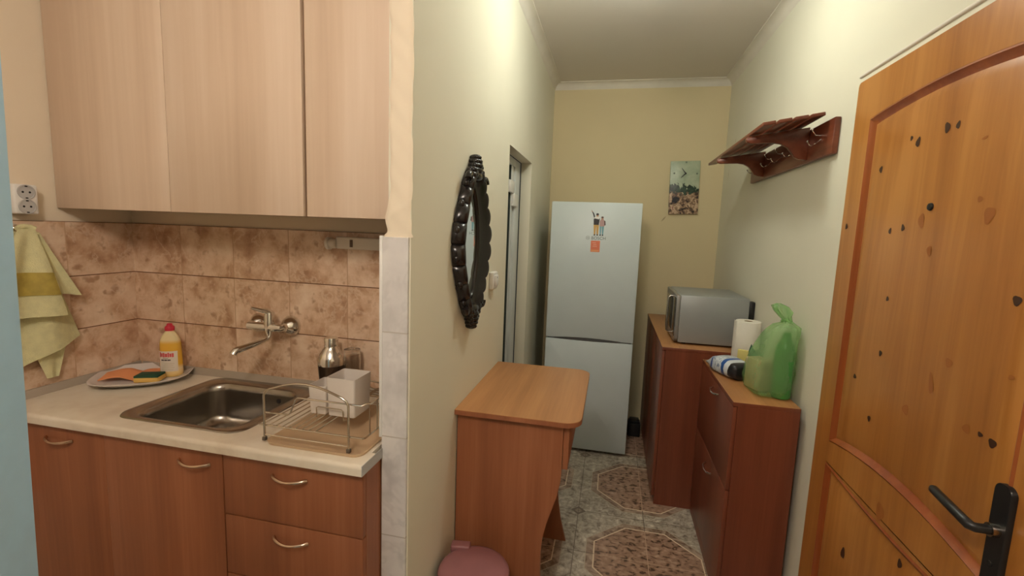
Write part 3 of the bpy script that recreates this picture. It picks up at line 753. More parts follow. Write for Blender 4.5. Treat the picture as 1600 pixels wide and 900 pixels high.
root = thing('hand_towel', 'pale lime green hand towel hanging in folds from a hook', 'towel', (XKL + .05, 1.15, 1.5))
def lerp(a, b, t): return a + (b - a) * t
def quad(A, B, Cc, D, x, amp, fold, ph):
    """sheet between top edge A-B and bottom edge D-C, coordinates (y,z)"""
    def f(u, v):
        y = lerp(lerp(A[0], B[0], u), lerp(D[0], Cc[0], u), v); z = lerp(lerp(A[1], B[1], u), lerp(D[1], Cc[1], u), v)
        k = min(1, v * 2.2)
        return (x[0] + (x[1] - x[0]) * v + amp * k * math.sin(fold * PI * u + ph), y, z)
    return f
XW = XKL + .008
b = MB()
b.sheet(quad((1.125, 1.492), (1.195, 1.480), (1.300, 1.108), (1.00, .985), (XW + .030, XW + .034), .012, 3.2, .6), 26, 26, .006)     # rear layer
b.sheet(quad((1.13, 1.500), (1.172, 1.500), (1.231, 1.200), (.985, 1.215), (XW + .054, XW + .070), .010, 2.6, .2), 24, 24, .006)      # front layer
b.sheet(quad((1.165, 1.497), (1.19, 1.488), (1.300, 1.262), (1.225, 1.275), (XW + .044, XW + .046), .006, 2.0, 1.0), 14, 20, .006)      # turned corner
b.sheet(quad((1.14, 1.15), (1.275, 1.15), (1.232, .972), (1.196, .975), (XW + .016, XW + .016), .004, 2.0, 0), 12, 14, .006)             # tail
b.build('towel_cloth', towel, root, smooth=80)
def fold_band(u, v):
    q = quad((1.13, 1.500), (1.172, 1.500), (1.231, 1.200), (.985, 1.215), (XW + .054, XW + .070), .010, 2.6, .2)(u, lerp(.49, .75, v))
    return (q[0] + .0075, q[1], q[2])
b = MB(); b.sheet(fold_band, 24, 8, .002); o = b.build('woven_band', plain('ochre_band', (.44, .34, .07), .7, noise=.2, nscale=30), root, smooth=80); o['label'] = 'ochre yellow woven band'
b = MB(); b.tube([(XW + .054, 1.128, 1.50), (XW + .050, 1.140, 1.506), (XW + .048, 1.150, 1.507), (XW + .050, 1.166, 1.505), (XW + .054, 1.176, 1.499)], .009, 8); b.build('loop', towel, root)

# ------------------------------------------------------------------ dressing table with a curved side
root = thing('desk', 'small alder desk with rounded corners and curved sides by the mirror', 'desk', (-.33, 1.9, 0))
DKZ = .8859
DX1, DYa, DYb = -.0687, 1.5688, 2.2404
def desk_top(z, g=0):
    r = .062; pts = [(XL + .001 + g * 0, DYa + g), (XL + .001, DYb - g)]
    out = []
    for cx, cy, a0, a1 in ((DX1 - r, DYb - r, 90, 0), (DX1 - r, DYa + r, 0, -90)):
        for i in range(9):
            a = math.radians(a0 + (a1 - a0) * i / 8); out.append((cx + (r - g) * math.cos(a), cy + (r - g) * math.sin(a)))
    return [(x, y, z) for x, y in pts + out]
top = MB(); top.loft([desk_top(DKZ - .0205, .0015), desk_top(DKZ - .0190, 0), desk_top(DKZ - .0015, 0), desk_top(DKZ, .0015)])
edges(top.build('desk_top', [M['alder_lit_top'], M['alder_v']], root, smooth=30))
def side_profile():
    key = [(-.132, DKZ - .0205), (-.132, .68), (-.134, .64), (-.143, .59), (-.160, .53), (-.178, .47), (-.190, .41), (-.195, .34), (-.193, .27), (-.186, .20), (-.172, .12), (-.155, .05), (-.140, .0)]
    return [(XL + .004, 0), (XL + .004, DKZ - .0205)] + key
for ya, yb in ((1.600, 1.618), (2.184, 2.202)):
    b = MB(); b.prism(side_profile(), 'y', ya, yb); b.build('side_panel', M['alder_v'], root, smooth=25)
b = MB(); b.box(XL + .02, XL + .036, 1.618, 2.184, .35, DKZ - .0205); b.build('back_panel', M['alder_v'], root)
b = MB(); b.box(-.131, -.110, 1.606, 2.196, .692, DKZ - .024, .002); b.box(-.46, -.131, 1.640, 2.160, .71, DKZ - .035); d = b.build('drawer', M['alder_v'], root)
bow_handle(root, 1.90, .78, 0, .11, d, 'y', fx=-.110) if False else None
b = MB(); b.tube([(-.110, 1.845, .785), (-.088, 1.865, .783), (-.086, 1.90, .782), (-.088, 1.935, .783), (-.110, 1.955, .785)], .004, 8); b.build('handle', M['handle'], d)

# ------------------------------------------------------------------ waste bin
BNX, BNY = -.395, 1.395
root = thing('waste_bin', 'pink plastic waste bin with lid in front of the desk', 'bin', (BNX, BNY, 0))
pink = plain('pink_plastic', (.28, .118, .122), .38, noise=.08, nscale=14)
b = MB(); b.lathe([(.082, .001), (.086, .006), (.112, .36), (.116, .364), (.116, .372), (.108, .372), (.082, .02), (.001, .018)], (BNX, BNY, 0), 40); b.build('bin_body', pink, root)
b = MB(); b.lathe([(.121, .366), (.123, .370), (.123, .392), (.119, .399), (.108, .403), (.06, .406), (.001, .407)], (BNX, BNY, 0), 44, cap=False)
b.box(BNX - .100, BNX - .030, BNY + .088, BNY + .126, .382, .412, .006, 2, M=Matrix.Translation((BNX, BNY, 0)) @ Matrix.Rotation(math.radians(8), 4, 'Z') @ Matrix.Translation((-BNX, -BNY, 0)))
b.build('bin_lid', pink, root)

# ------------------------------------------------------------------ baroque mirror
MY, MZ = 1.685, 1.500
root = thing('wall_mirror', 'black ornate oval mirror hanging on the dividing wall', 'mirror', (XL, MY, MZ))
mir = N('silvered_glass'); mir.set(Base_Color=(.86, .90, .90, 1), Metallic=1., Roughness=.02)
gloss = plain('black_lacquer', (.012, .009, .009), .22)
def oval(a, c, t, e=1.75):
    k, s = math.cos(t), math.sin(t)
    return (a * math.copysign(abs(k) ** (2 / e) if e < 2 else abs(k), k), c * math.copysign(abs(s) ** (2 / 2.0), s))
NT = 264
def edge(kind, t):
    c, q = math.cos(t), math.sin(t)
    k = abs(q)
    if kind == 'in': return .080 * c * (1 - .20 * k ** 3), .200 * q
    flare = 1 + .10 * math.cos(4 * t)                       # shoulders at top and bottom
    return .176 * c * flare * (1 - .16 * k ** 6), .282 * q
def ring(off, x, flute=0.):
    pts = []
    for i in range(NT):
        t = 2 * PI * i / NT
        iy, iz = edge('in', t); oy, oz = edge('out', t)
        f = abs(math.sin(11 * t)) ** .6 - .5                # scallops
        g = off + flute * f * .13
        pts.append((XL + x + flute * f * .010, MY + iy + (oy - iy) * g, MZ + iz + (oz - iz) * g))
    return pts
b = MB()
b.loft([ring(0, .004), ring(0, .014), ring(.05, .018), ring(.10, .016), ring(.22, .018), ring(.40, .025), ring(.55, .034, .15), ring(.66, .041, .4), ring(.74, .0435, .6), ring(.83, .041, .9), ring(.92, .032, 1.), ring(.98, .020, 1.), ring(1., .008, 1.), ring(1., .0006, .9)], cap0=False, cap1=False)
b.loft([ring(0, .004), ring(1., .0006, .9)], cap0=False, cap1=False)
b.build('frame', gloss, root, smooth=70)
for k in range(18):                                     # small beads along the outer rim
    t = 2 * PI * (k + .5) / 18
    oy, oz = edge('out', t)
    b = MB(); b.ball((XL + .020, MY + oy * 1.01, MZ + oz * 1.0), .011, .012, .015, n=10); b.build('bead', gloss, root, smooth=80)
for sgn in (1, -1):                                     # scrolled shoulders
    for sy in (1, -1):
        b = MB()
        b.tube([(XL + .032, MY + sy * (.098 + .022 * (1 - k / 16) * math.cos(k / 10 * 4.6) * .8), MZ + sgn * (.232 + .022 * (1 - k / 16) * math.sin(k / 10 * 4.6))) for k in range(11)], [.013 - .0006 * k for k in range(11)], 10)
        b.build('scroll', gloss, root, smooth=80)
for sgn, nm in ((1, 'top_crest'), (-1, 'bottom_crest')):
    b = MB()
    for j, (dz, ry, rz, rx) in enumerate([(.250, .060, .022, .026), (.270, .048, .018, .030), (.288, .036, .015, .030), (.304, .026, .013, .028), (.318, .017, .012, .024)]):
        b.ball((XL + .020, MY, MZ + sgn * dz), rx, ry, rz, n=18)
    for s2 in (-1, 1):
        for j, (dy, dz, rr) in enumerate([(.060, .248, .016), (.048, .268, .014), (.036, .285, .013), (.025, .302, .011), (.014, .318, .009)]):
            b.ball((XL + .030, MY + s2 * dy, MZ + sgn * dz), rr, rr, rr * .9, n=12)
    b.build(nm, gloss, root, smooth=80)
b = MB(); b.loft([ring(-.02, .007), ring(-.02, .0095)]); b.build('mirror_glass', mir.m, root, smooth=30)
# round-edged switch on the wall behind the mirror
root = thing('light_switch', 'white light switch on the wall between mirror and doorway', 'switch', (XL, 2.05, 1.325))
b = MB(); b.box(XL, XL + .022, 2.005, 2.085, 1.285, 1.365, .007, 3); b.build('switch_plate', M['white_plastic'], root)
b = MB(); b.box(XL + .018, XL + .030, 2.02, 2.07, 1.300, 1.350, .005, 2); b.build('rocker', M['white_plastic'], root)
b = MB(); b.box(XL + .0285, XL + .031, 2.042, 2.048, 1.336, 1.342, .0008); b.build('indicator', plain('dark_green_dot', (.02, .06, .03), .4), root)

# ------------------------------------------------------------------ fridge freezer
FX0, FX1, FY = -.423, .177, 3.177
root = thing('fridge_freezer', 'tall white fridge freezer with stickers at the corridor end', 'fridge', ((FX0 + FX1) / 2, 3.5, 0))
fw = plain('white_enamel', (.57, .645, .655), .35, noise=.02, bump=(90, .06, .001))
b = MB(); b.box(FX0 + .004, FX1 - .004, FY + .062, 3.83, .05, 1.755, .006, 2); b.build('cabinet_body', fw, root)
b = MB(); b.box(FX0 + .012, FX1 - .012, FY + .012, FY + .062, .03, 1.74); o = b.build('door_seal', plain('grey_seal', (.10, .10, .10), .6), root)
def fdoor(z0, z1, name, grip):
    b = MB(); n = 24
    # front edge with a shallow lens-shaped finger grip along one side
    pts = []
    for i in range(n + 1):
        t = i / n; x = lerp(FX0, FX1, t); g = .011 * max(0, math.sin(PI * min(1, max(0, (t - .08) / .80)))) ** .8 if grip else 0
        pts.append((x, g))
    if grip == 'low':
        poly = [(x, z0 + g) for x, g in pts] + [(FX1, z1), (FX0, z1)]
    else:
        poly = [(FX0, z0), (FX1, z0)] + [(x, z1 - g * .5) for x, g in pts[::-1]]
    b.prism(poly, 'y', FY, FY + .052, bev=.006)
    return b.build(name, fw, root, smooth=40)
d1 = fdoor(.8215, 1.7642, 'fridge_door', 'low')
fdoor(.022, .8135, 'freezer_door', 'high')
b = MB(); b.box(FX0 + .03, FX1 - .03, FY + .07, 3.80, .012, .05); b.build('plinth', M['dark'], root)
for x in (FX0 + .06, FX1 - .06):
    for y in (FY + .12, 3.76):
        b = MB(); b.lathe([(.018, .0003), (.018, .012)], (x, y, 0), 14); b.build('foot', M['black_plastic'], root)
# picture sticker of two people (a flat print)
def flat(mb, pts, mi, y):
    mb.poly([(x, y, z) for x, z in pts], mi)
sk = MB(); ys = FY - .0006; ex0, ez0 = -.125, 1.5487
sc = .155
def E(pts, mi, k=0): flat(sk, [(ex0 + x * sc, ez0 + z * sc) for x, z in pts], mi, ys - .0002 * k)
def disc(cx, cz, r, mi, k=0, rz=None): E([(cx + r * math.cos(2 * PI * i / 14), cz + (rz or r) * math.sin(2 * PI * i / 14)) for i in range(14)], mi, k)
E([(-.03, 0), (.03, 0), (.06, .42), (-.06, .42)], 1); E([(.09, 0), (.15, 0), (.17, .42), (.05, .42)], 1)              # ochre trousers
E([(-.06, .42), (.16, .42), (.19, .68), (.15, .74), (-.02, .74), (-.07, .66)], 0, 1)                                    # black pullover
E([(-.05, .70), (.16, .66), (.18, .74), (.10, .78), (-.02, .78)], 4, 2)                                                 # white yoke
E([(-.06, .72), (-.11, .88), (-.155, .97), (-.125, .985), (-.06, .90), (-.01, .76)], 0, 1); disc(-.15, .985, .022, 2, 2); E([(-.16, .99), (-.185, 1.05), (-.17, 1.055), (-.14, 1.0)], 2, 2)
disc(.085, .83, .055, 2, 2, .065); disc(.085, .875, .06, 0, 3, .045)                                                    # head and hair
E([(.22, 0), (.27, 0), (.28, .36), (.20, .36)], 3); E([(.32, 0), (.37, 0), (.39, .36), (.29, .36)], 3)                  # blue trousers
E([(.19, .36), (.40, .36), (.42, .54), (.36, .66), (.24, .66), (.19, .58)], 5, 1); E([(.38, .62), (.43, .60), (.45, .42), (.40, .40)], 6, 2)
disc(.30, .70, .05, 2, 2, .06); disc(.30, .75, .055, 6, 3, .04)
for x in (0, .12, .245, .345): E([(x - .035, -.04), (x + .03, -.04), (x + .03, .01), (x - .03, .01)], 0, 2)
o = sk.build('picture_sticker', [plain('print_black', (.02, .02, .025), .4), plain('print_ochre', (.55, .33, .09), .4), plain('print_skin', (.42, .24, .16), .4), plain('print_blue', (.16, .36, .42), .4), plain('print_white', (.75, .75, .72), .4), plain('print_rose', (.42, .27, .26), .4), plain('print_brown', (.10, .06, .05), .4)], d1, smooth=0)
o['label'] = 'sticker of an adult waving beside a child'
logo_m = plain('logo_grey', (.16, .21, .22), .4)
cu = bpy.data.curves.new('maker_lettering', 'FONT'); cu.body = 'BOSCH'; cu.size = .030; cu.extrude = .0003; cu.align_x = 'LEFT'
cu.materials.append(logo_m)
tmp = bpy.data.objects.new('maker_lettering_curve', cu)
tme = bpy.data.meshes.new_from_object(tmp); bpy.data.objects.remove(tmp); bpy.data.curves.remove(cu)
t = bpy.data.objects.new('maker_lettering', tme); COL.objects.link(t); t.parent = d1
t.location = Vector((-.146, FY - .0008, 1.515)) - root.location; t.rotation_euler = (PI / 2, 0, 0)
b = MB(); b.tube([(-.168 + .0115 * math.cos(2 * PI * i / 24), FY - .0006, 1.526 + .0115 * math.sin(2 * PI * i / 24)) for i in range(24)], .0009, 6, closed=True)
b.tube([(-.173, FY - .0006, 1.519), (-.173, FY - .0006, 1.533)], .0009, 6); b.tube([(-.163, FY - .0006, 1.519), (-.163, FY - .0006, 1.533)], .0009, 6); b.tube([(-.173, FY - .0006, 1.526), (-.163, FY - .0006, 1.526)], .0009, 6)
b.build('maker_emblem', logo_m, d1)
sk = MB(); sk.box(-.146, -.085, FY - .0012, FY, 1.432, 1.508)
for k, (a, c2) in enumerate(((-.136, -.112), (-.130, -.108), (-.134, -.104))):
    sk.poly([(a, FY - .0014, 1.492 - k * .012), (c2, FY - .0014, 1.492 - k * .012), (c2, FY - .0014, 1.496 - k * .012), (a, FY - .0014, 1.496 - k * .012)], 1)
sk.poly([(-.142, FY - .0014, 1.436), (-.09, FY - .0014, 1.436), (-.09, FY - .0014, 1.446), (-.142, FY - .0014, 1.446)], 2)
o = sk.build('energy_sticker', [plain('orange_sticker', (.72, .20, .11), .4), plain('sticker_pale', (.80, .42, .32), .4), plain('sticker_yellow', (.78, .36, .16), .4)], d1, smooth=0); o['label'] = 'small orange sticker with pale lines'
tag(MB().box(.205, .297, 3.545, 3.66, .0005, .105, .008, 2).box(.215, .287, 3.56, 3.645, .105, .125, .006, 2).build('adapter_box', M['black_plastic']), 'small black box on the floor between fridge and tall cabinet', 'box')

# ------------------------------------------------------------------ picture clock on the end wall
root = thing('wall_clock', 'rectangular picture clock with a landscape print on the end wall', 'clock', (.518, YB, 1.937))
pm = N('landscape_print'); co = pm.coord(); X = pm.sep(co)
n1 = pm.noise(co, 15, 5, .62, 1.2); n2 = pm.noise(co, 14, 4, .55, .6)
zz = pm.math('ADD', X[2], pm.math('MULTIPLY', pm.math('SUBTRACT', n1, .5), .22))
sky = pm.ramp(n2, [(.3, lin(150, 168, 140)), (.6, lin(178, 190, 164)), (.75, lin(200, 206, 184))])
n3 = pm.noise(co, 22, 4, .6, 1.)
rock = pm.ramp(n3, [(.36, lin(30, 32, 40)), (.44, lin(110, 86, 70)), (.52, lin(170, 140, 114)), (.60, lin(222, 200, 172)), (.68, lin(150, 92, 84))])
fol = pm.ramp(n1, [(.38, lin(22, 40, 36)), (.6, lin(58, 84, 66))])
f1 = pm.ramp(zz, [(.505 - .5, (0, 0, 0)), (.512 - .5, (1, 1, 1))]); f2 = pm.math('GREATER_THAN', zz, -.045)
pm.set(Base_Color=pm.mix(pm.math('GREATER_THAN', zz, .012), pm.mix(f2, rock, fol), sky), Roughness=.35)
tilt = Matrix.Translation((.5165, YB, 1.937)) @ Matrix.Rotation(math.radians(-2.4 + .9), 4, 'Y') @ Matrix.Translation((-.5165, -YB, -1.937))
b = MB(); b.box(.408, .626, YB - .022, YB - .001, 1.734, 2.141, .002, M=tilt); b.build('printed_board', pm.m, root, smooth=30)
b = MB(); cxk, czk = .518, 2.046
def hand(dx, dz, w):
    L = math.hypot(dx, dz); u = (dx / L, dz / L); nrm = (-u[1] * w, u[0] * w)
    b.prism([(cxk + nrm[0], czk + nrm[1]), (cxk - nrm[0], czk - nrm[1]), (cxk + dx - nrm[0] * .4, czk + dz - nrm[1] * .4), (cxk + dx + nrm[0] * .4, czk + dz + nrm[1] * .4)], 'y', YB - .028, YB - .025)
hand(-.031, .040, .004); hand(-.032, -.034, .005); b.lathe([(.007, 0), (.007, -.008), (.001, -.009)], (cxk, YB - .0225, czk), 16, 'y')
b.build('clock_hands', M['black_plastic'], root)
hm = plain('hour_mark_green', (.14, .18, .13), .5)
for dx, dz in ((0, .084), (-.084, 0), (.084, 0)):
    b = MB(); b.box(cxk + dx - .006, cxk + dx + .006, YB - .0245, YB - .0215, czk + dz - .006, czk + dz + .006, .001); b.build('hour_mark', hm, root)

# ------------------------------------------------------------------ tall cabinet with microwave
root = thing('tall_cabinet', 'reddish wooden cabinet along the right wall carrying the microwave', 'cabinet', (.55, 3.2, 0))
CX0, CYa, CYb, CTZ = .3066, 2.649, 3.777, .9398
b = MB(); b.box(CX0 + .020, .785, CYa + .002, CYb - .002, .0, CTZ - .018); b.build('carcass', M['red_v'], root)
b = MB(); b.box(CX0 + .001, .788, CYa, CYb, CTZ - .018, CTZ, .0015); edges(b.build('cabinet_top', [M['alder_lit_top'], M['red_v']], root))
n = 3
for k in range(n):
    ya, yb = CYa + .004 + (CYb - CYa - .008) * k / n, CYa + .004 + (CYb - CYa - .008) * (k + 1) / n
    d = MB(); d.box(CX0 + .002, CX0 + .019, ya + .0015, yb - .0015, .05, CTZ - .021, .001); d = d.build('door', M['red_v'], root)

root = thing('microwave_oven', 'silver microwave oven with door handle on the tall cabinet', 'microwave', (.57, 2.985, CTZ))
mwm = plain('silver_grey_paint', (.33, .35, .35), .42, .35, noise=.04)
mx0, mx1, my0, my1, mz0, mz1 = .378, .763, 2.752, 3.222, CTZ + .012, 1.2255
b = MB(); b.box(mx0 + .022, mx1, my0, my1, mz0, mz1, .003, 2)
for y in (my0 + .10, my0 + .20, my0 + .30): b.lathe([(.003, -.0012), (.003, .0005)], (.52, my0, mz0 + .012), 10, 'y')
b.lathe([(.004, -.0016), (.004, .0005)], (.60, my0, mz0 + .016), 10, 'y')
b.build('housing', mwm, root)
b = MB()
prof = [(my0 + .001, mz0 + .018), (my0 + .001, mz1 - .003), (my1 - .001, mz1 - .003), (my1 - .001, mz0 + .018), (my1 - .02, mz0), (my0 + .02, mz0)]
b.prism(prof, 'x', mx0, mx0 + .022, bev=.004); d = b.build('front_door', plain('dark_silver', (.30, .30, .29), .3, .6), root)
b = MB(); b.box(mx0 - .0015, mx0 + .001, my0 + .15, my1 - .03, mz0 + .045, mz1 - .035, .001); b.build('window', plain('smoked_glass', (.035, .03, .027), .08), d)
b = MB(); b.box(mx0 - .0015, mx0 + .001, my0 + .012, my0 + .105, mz0 + .03, mz1 - .02, .001); b.build('side_strip', plain('brown_glass', (.05, .038, .03), .15), d)
yh = my0 + .125
b = MB(); b.tube([(mx0, yh, mz1 - .022), (mx0 - .022, yh, mz1 - .022), (mx0 - .030, yh, mz1 - .032), (mx0 - .030, yh, mz0 + .045), (mx0 - .022, yh, mz0 + .035), (mx0, yh, mz0 + .035)], .0055, 10); b.build('door_handle', M['steel'], d)
for x in (mx0 + .06, mx1 - .04):
    for y in (my0 + .04, my1 - .04):
        b = MB(); b.lathe([(.012, .0003), (.014, .0125)], (x, y, CTZ), 14); b.build('foot', M['black_plastic'], root)
tag(MB().box(mx1 + .004, XR - .001, my0 + .015, my0 + .052, 1.090, 1.210, .008, 2).tube([(.788, my0 + .033, 1.10), (.788, my0 + .036, 1.03), (.784, my0 + .06, .96), (.780, my0 + .12, CTZ + .008)], .005, 8).build('power_plug', M['black_plastic']), 'black power plug on the wall behind the microwave', 'plug')

# ------------------------------------------------------------------ shoe cabinet near the door
root = thing('shoe_cabinet', 'narrow reddish shoe cabinet with flap doors beside the pine door', 'cabinet', (.65, 2.3, 0))
QX0, QX1, QYa, QYb, QZ = .5237, .7745, 1.9724, 2.6451, .892
b = MB(); b.box(QX0 + .018, QX1, QYa + .001, QYb - .001, 0, QZ - .018); b.build('carcass', M['red_v'], root)
b = MB(); b.box(QX0, QX1 + .001, QYa, QYb, QZ - .018, QZ, .0015); edges(b.build('cabinet_top', [M['alder_lit_top'], M['red_v']], root))
for z0, z1, hz in ((.508, QZ - .021, .830), (.06, .504, .440)):
    d = MB(); d.box(QX0 + .001, QX0 + .0175, QYa + .002, QYb - .002, z0, z1, .001); d = d.build('flap_door', M['red_v'], root)
    b = MB(); b.tube([(QX0 + .001, 2.225, hz + .004), (QX0 - .018, 2.245, hz), (QX0 - .022, 2.285, hz - .003), (QX0 - .018, 2.325, hz), (QX0 + .001, 2.345, hz + .004)], .0042, 8); b.build('handle', M['chrome'], d)
b = MB(); b.box(QX0 + .004, QX0 + .018, QYa + .01, QYb - .01, 0, .058); b.build('plinth', M['red_v'], root)

# paper towel roll
RXc, RYc, RR = .716, 2.575, .062
root = thing('paper_towel_roll', 'upright white kitchen paper roll between microwave and green bag', 'paper roll', (RXc, RYc, QZ))
pap = plain('soft_paper', (.80, .76, .67), .9, bump=(70, .35, .0015))
b = MB(); b.lathe([(.021, .0005), (RR - .002, .0005), (RR, .003), (RR, .238), (RR - .002, .241), (.021, .241), (.021, .0005)], (RXc, RYc, QZ), 40, cap=False)
b.sheet(lambda u, v: (RXc + (RR + .001 + .006 * u ** 2) * math.cos(3.5 - .9 * u), RYc + (RR + .001 + .006 * u ** 2) * math.sin(3.5 - .9 * u), QZ + .001 + .239 * v), 8, 4, .001)
b.build('paper', pap, root, smooth=40)
b = MB(); b.lathe([(.0208, .001), (.0208, .2405), (.0192, .2405), (.0192, .001)], (RXc, RYc, QZ), 24, cap=False); b.build('cardboard_core', plain('cardboard', (.36, .26, .16), .9), root)

# soft pack lying down: white with blue band, black end
root = thing('soft_pack', 'white and blue plastic pack with a black end lying on the shoe cabinet', 'pack', (.60, 2.36, QZ))
pc = Vector((.600, 2.378, 0)); pu = Vector((-.42, .907, 0)).normalized(); pv = Vector((pu.y, -pu.x, 0))
def pack_ring(s, wv, h, z0=0, n=20):
    out = []; s *= 1.08; wv *= 1.06; h *= 1.10
    for i in range(n):
        t = 2 * PI * i / n; c, q = math.cos(t), math.sin(t)
        u = wv * math.copysign(abs(c) ** .6, c); z = z0 + h / 2 + h / 2 * math.copysign(abs(q) ** .6, q)
        r = 1 + .05 * math.sin(5 * t + s * 40)
        p = pc + pu * s + pv * u * r
        out.append((p.x, p.y, QZ + .001 + max(.0, z)))
    return out
wm = N('white_blue_wrap'); co = wm.coord(); X = wm.sep(co)
su = wm.math('ADD', wm.math('MULTIPLY', X[0], pu.x), wm.math('MULTIPLY', X[1], pu.y)); tu = wm.math('ADD', wm.math('MULTIPLY', X[0], pv.x), wm.math('MULTIPLY', X[1], pv.y))
blue_m = wm.math('LESS_THAN', wm.math('ABSOLUTE', wm.math('SUBTRACT', su, -.005)), .011)
blue_n = wm.math('LESS_THAN', wm.math('ABSOLUTE', wm.math('SUBTRACT', su, .085)), .008)
nz = wm.noise(wm.mapping(co, (40, 90, 40)), 1.5, 3)
txt = wm.math('MULTIPLY', wm.math('GREATER_THAN', nz, .57), wm.math('MULTIPLY', wm.math('GREATER_THAN', su, .012), wm.math('LESS_THAN', su, .07)))
cc = wm.mix(txt, (.62, .66, .70), (.16, .22, .34)); cc = wm.mix(wm.math('MAXIMUM', blue_m, blue_n), cc, (.02, .09, .33))
wm.set(Base_Color=cc, Roughness=.3)
b = MB(); b.loft([pack_ring(-.055, .054, .070), pack_ring(-.03, .058, .076), pack_ring(.01, .058, .080), pack_ring(.05, .056, .076), pack_ring(.08, .048, .060, .006), pack_ring(.105, .040, .030, .018), pack_ring(.128, .036, .006, .026)]); b.build('wrapper', wm.m, root, smooth=70)
b = MB(); b.loft([pack_ring(-.092, .040, .050, .004), pack_ring(-.086, .050, .064), pack_ring(-.070, .055, .070), pack_ring(-.052, .0545, .0705)]); o = b.build('dark_end', plain('black_film', (.014, .014, .018), .3), root, smooth=70); o['label'] = 'glossy black end'
b = MB(); b.sheet(lambda u, v: tuple(pc + pu * (-.080 + .045 * u) + pv * (.056 + .012 * v + .004 * math.sin(6 * u))) [:2] + (QZ + .004 + .07 * (1 - v * .8) * (1 - .2 * u),), 6, 8, .0015)
b.build('torn_flap', plain('white_film', (.70, .70, .68), .35), root, smooth=60)
# small printed carton peeping out behind the pack
Rm = Matrix.Translation((.695, 2.456, QZ)) @ Matrix.Rotation(math.radians(-28), 4, 'Z')
root = thing('folded_carton', 'torn green and yellow carton tucked between pack and paper roll', 'carton', (.695, 2.456, QZ))
b = MB(); b.box(-.045, .030, -.012, .012, .0008, .110, .001, M=Rm); b.build('box_panel', plain('yellow_print', (.62, .52, .17), .5), root)
b = MB(); b.prism([(.012, .04), (.044, .06), (.048, .105), (.026, .128), (.015, .150), (.006, .112)], 'y', -.018, -.012); bmesh.ops.transform(b.bm, matrix=Rm, verts=b.bm.verts)
o = b.build('green_flap', plain('green_print', (.02, .10, .05), .45), root); o['label'] = 'dark green torn flap'

# ------------------------------------------------------------------ green carrier bag with shopping in it
def bagm():
    m = N('green_film'); co = m.coord()
    tr = m.n.new('ShaderNodeBsdfTransparent'); tr.inputs[0].default_value = (.88, .97, .80, 1)
    tl = m.n.new('ShaderNodeBsdfTranslucent'); tl.inputs[0].default_value = (.46, .78, .38, 1)
    m.set(Base_Color=(.42, .70, .36, 1), Roughness=.18)
    m.bump(m.noise(m.mapping(co, (1, 1, .55)), 26, 4, .6, 1.2), .55, .012)
    x1 = m.n.new('ShaderNodeMixShader'); x1.inputs[0].default_value = .35; m.link(m.b.outputs[0], x1.inputs[1]); m.link(tl.outputs[0], x1.inputs[2])
    x2 = m.n.new('ShaderNodeMixShader'); x2.inputs[0].default_value = .62; m.link(x1.outputs[0], x2.inputs[1]); m.link(tr.outputs[0], x2.inputs[2])
    m.link(x2.outputs[0], m.out.inputs[0]); return m.m
M['bag'] = bagm()
GBX, GBY = .700, 2.148
root = thing('carrier_bag', 'translucent green plastic bag tied at the top on the shoe cabinet', 'bag', (GBX, GBY, QZ))
def bag_ring(z, hx, hy, ox=0, oy=0, n=40, wr=.03, e=.62):
    out = []
    for i in range(n):
        t = 2 * PI * i / n; c, s = math.cos(t), math.sin(t)
        k = 1 + wr * math.sin(5 * t + z * 31) + wr * .7 * math.sin(11 * t - z * 57) + wr * .4 * math.sin(17 * t + z * 90)
        x = GBX + ox + hx * k * math.copysign(abs(c) ** e, c); y = GBY + oy + hy * k * math.copysign(abs(s) ** e, s)
        out.append((min(x, XR - .004), y, QZ + z))
    return out
b = MB()
b.loft([bag_ring(.002, .055, .085, .0, .02), bag_ring(.010, .078, .112, .0, .02), bag_ring(.05, .084, .122, .0, .022), bag_ring(.11, .082, .118, .002, .018), bag_ring(.16, .077, .108, .006, .010),
        bag_ring(.21, .070, .092, .012, -.006), bag_ring(.25, .064, .076, .018, -.022), bag_ring(.285, .058, .064, .026, -.034), bag_ring(.308, .045, .050, .032, -.042, wr=.08), bag_ring(.320, .022, .028, .038, -.040, wr=.14),
        bag_ring(.330, .013, .016, .036, -.034, wr=.2), bag_ring(.345, .018, .022, .030, -.026, wr=.25), bag_ring(.368, .026, .028, .020, -.014, wr=.28), bag_ring(.388, .022, .022, .012, -.008, wr=.3), bag_ring(.398, .006, .006, .008, -.006, wr=.3)])
b.build('bag_film', M['bag'], root, smooth=80)
b = MB(); b.tube([(GBX + .036 + .017 * math.cos(2 * PI * i / 16), GBY - .031 + .019 * math.sin(2 * PI * i / 16), QZ + .329 + .004 * math.sin(4 * PI * i / 16)) for i in range(16)], .006, 8, closed=True)
b.build('knot', M['bag'], root, smooth=80)
Rm = Matrix.Translation((.672, 2.188, QZ)) @ Matrix.Rotation(math.radians(24), 4, 'Z')
tag(MB().box(-.036, .036, -.046, .046, .004, .140, .006, 2, M=Rm).build('food_carton', plain('beige_carton', (.62, .44, .28), .6, noise=.25, nscale=18)), 'beige food carton seen through the side of the green bag', 'carton')
tag(MB().lathe([(.034, .004), (.038, .012), (.038, .20), (.034, .225), (.018, .255), (.015, .262), (.015, .285), (.001, .286)], (.735, 2.092, QZ), 28).build('drink_bottle', plain('green_bottle_plastic', (.06, .27, .06), .25)), 'green bottle upright inside the green plastic bag', 'bottle')

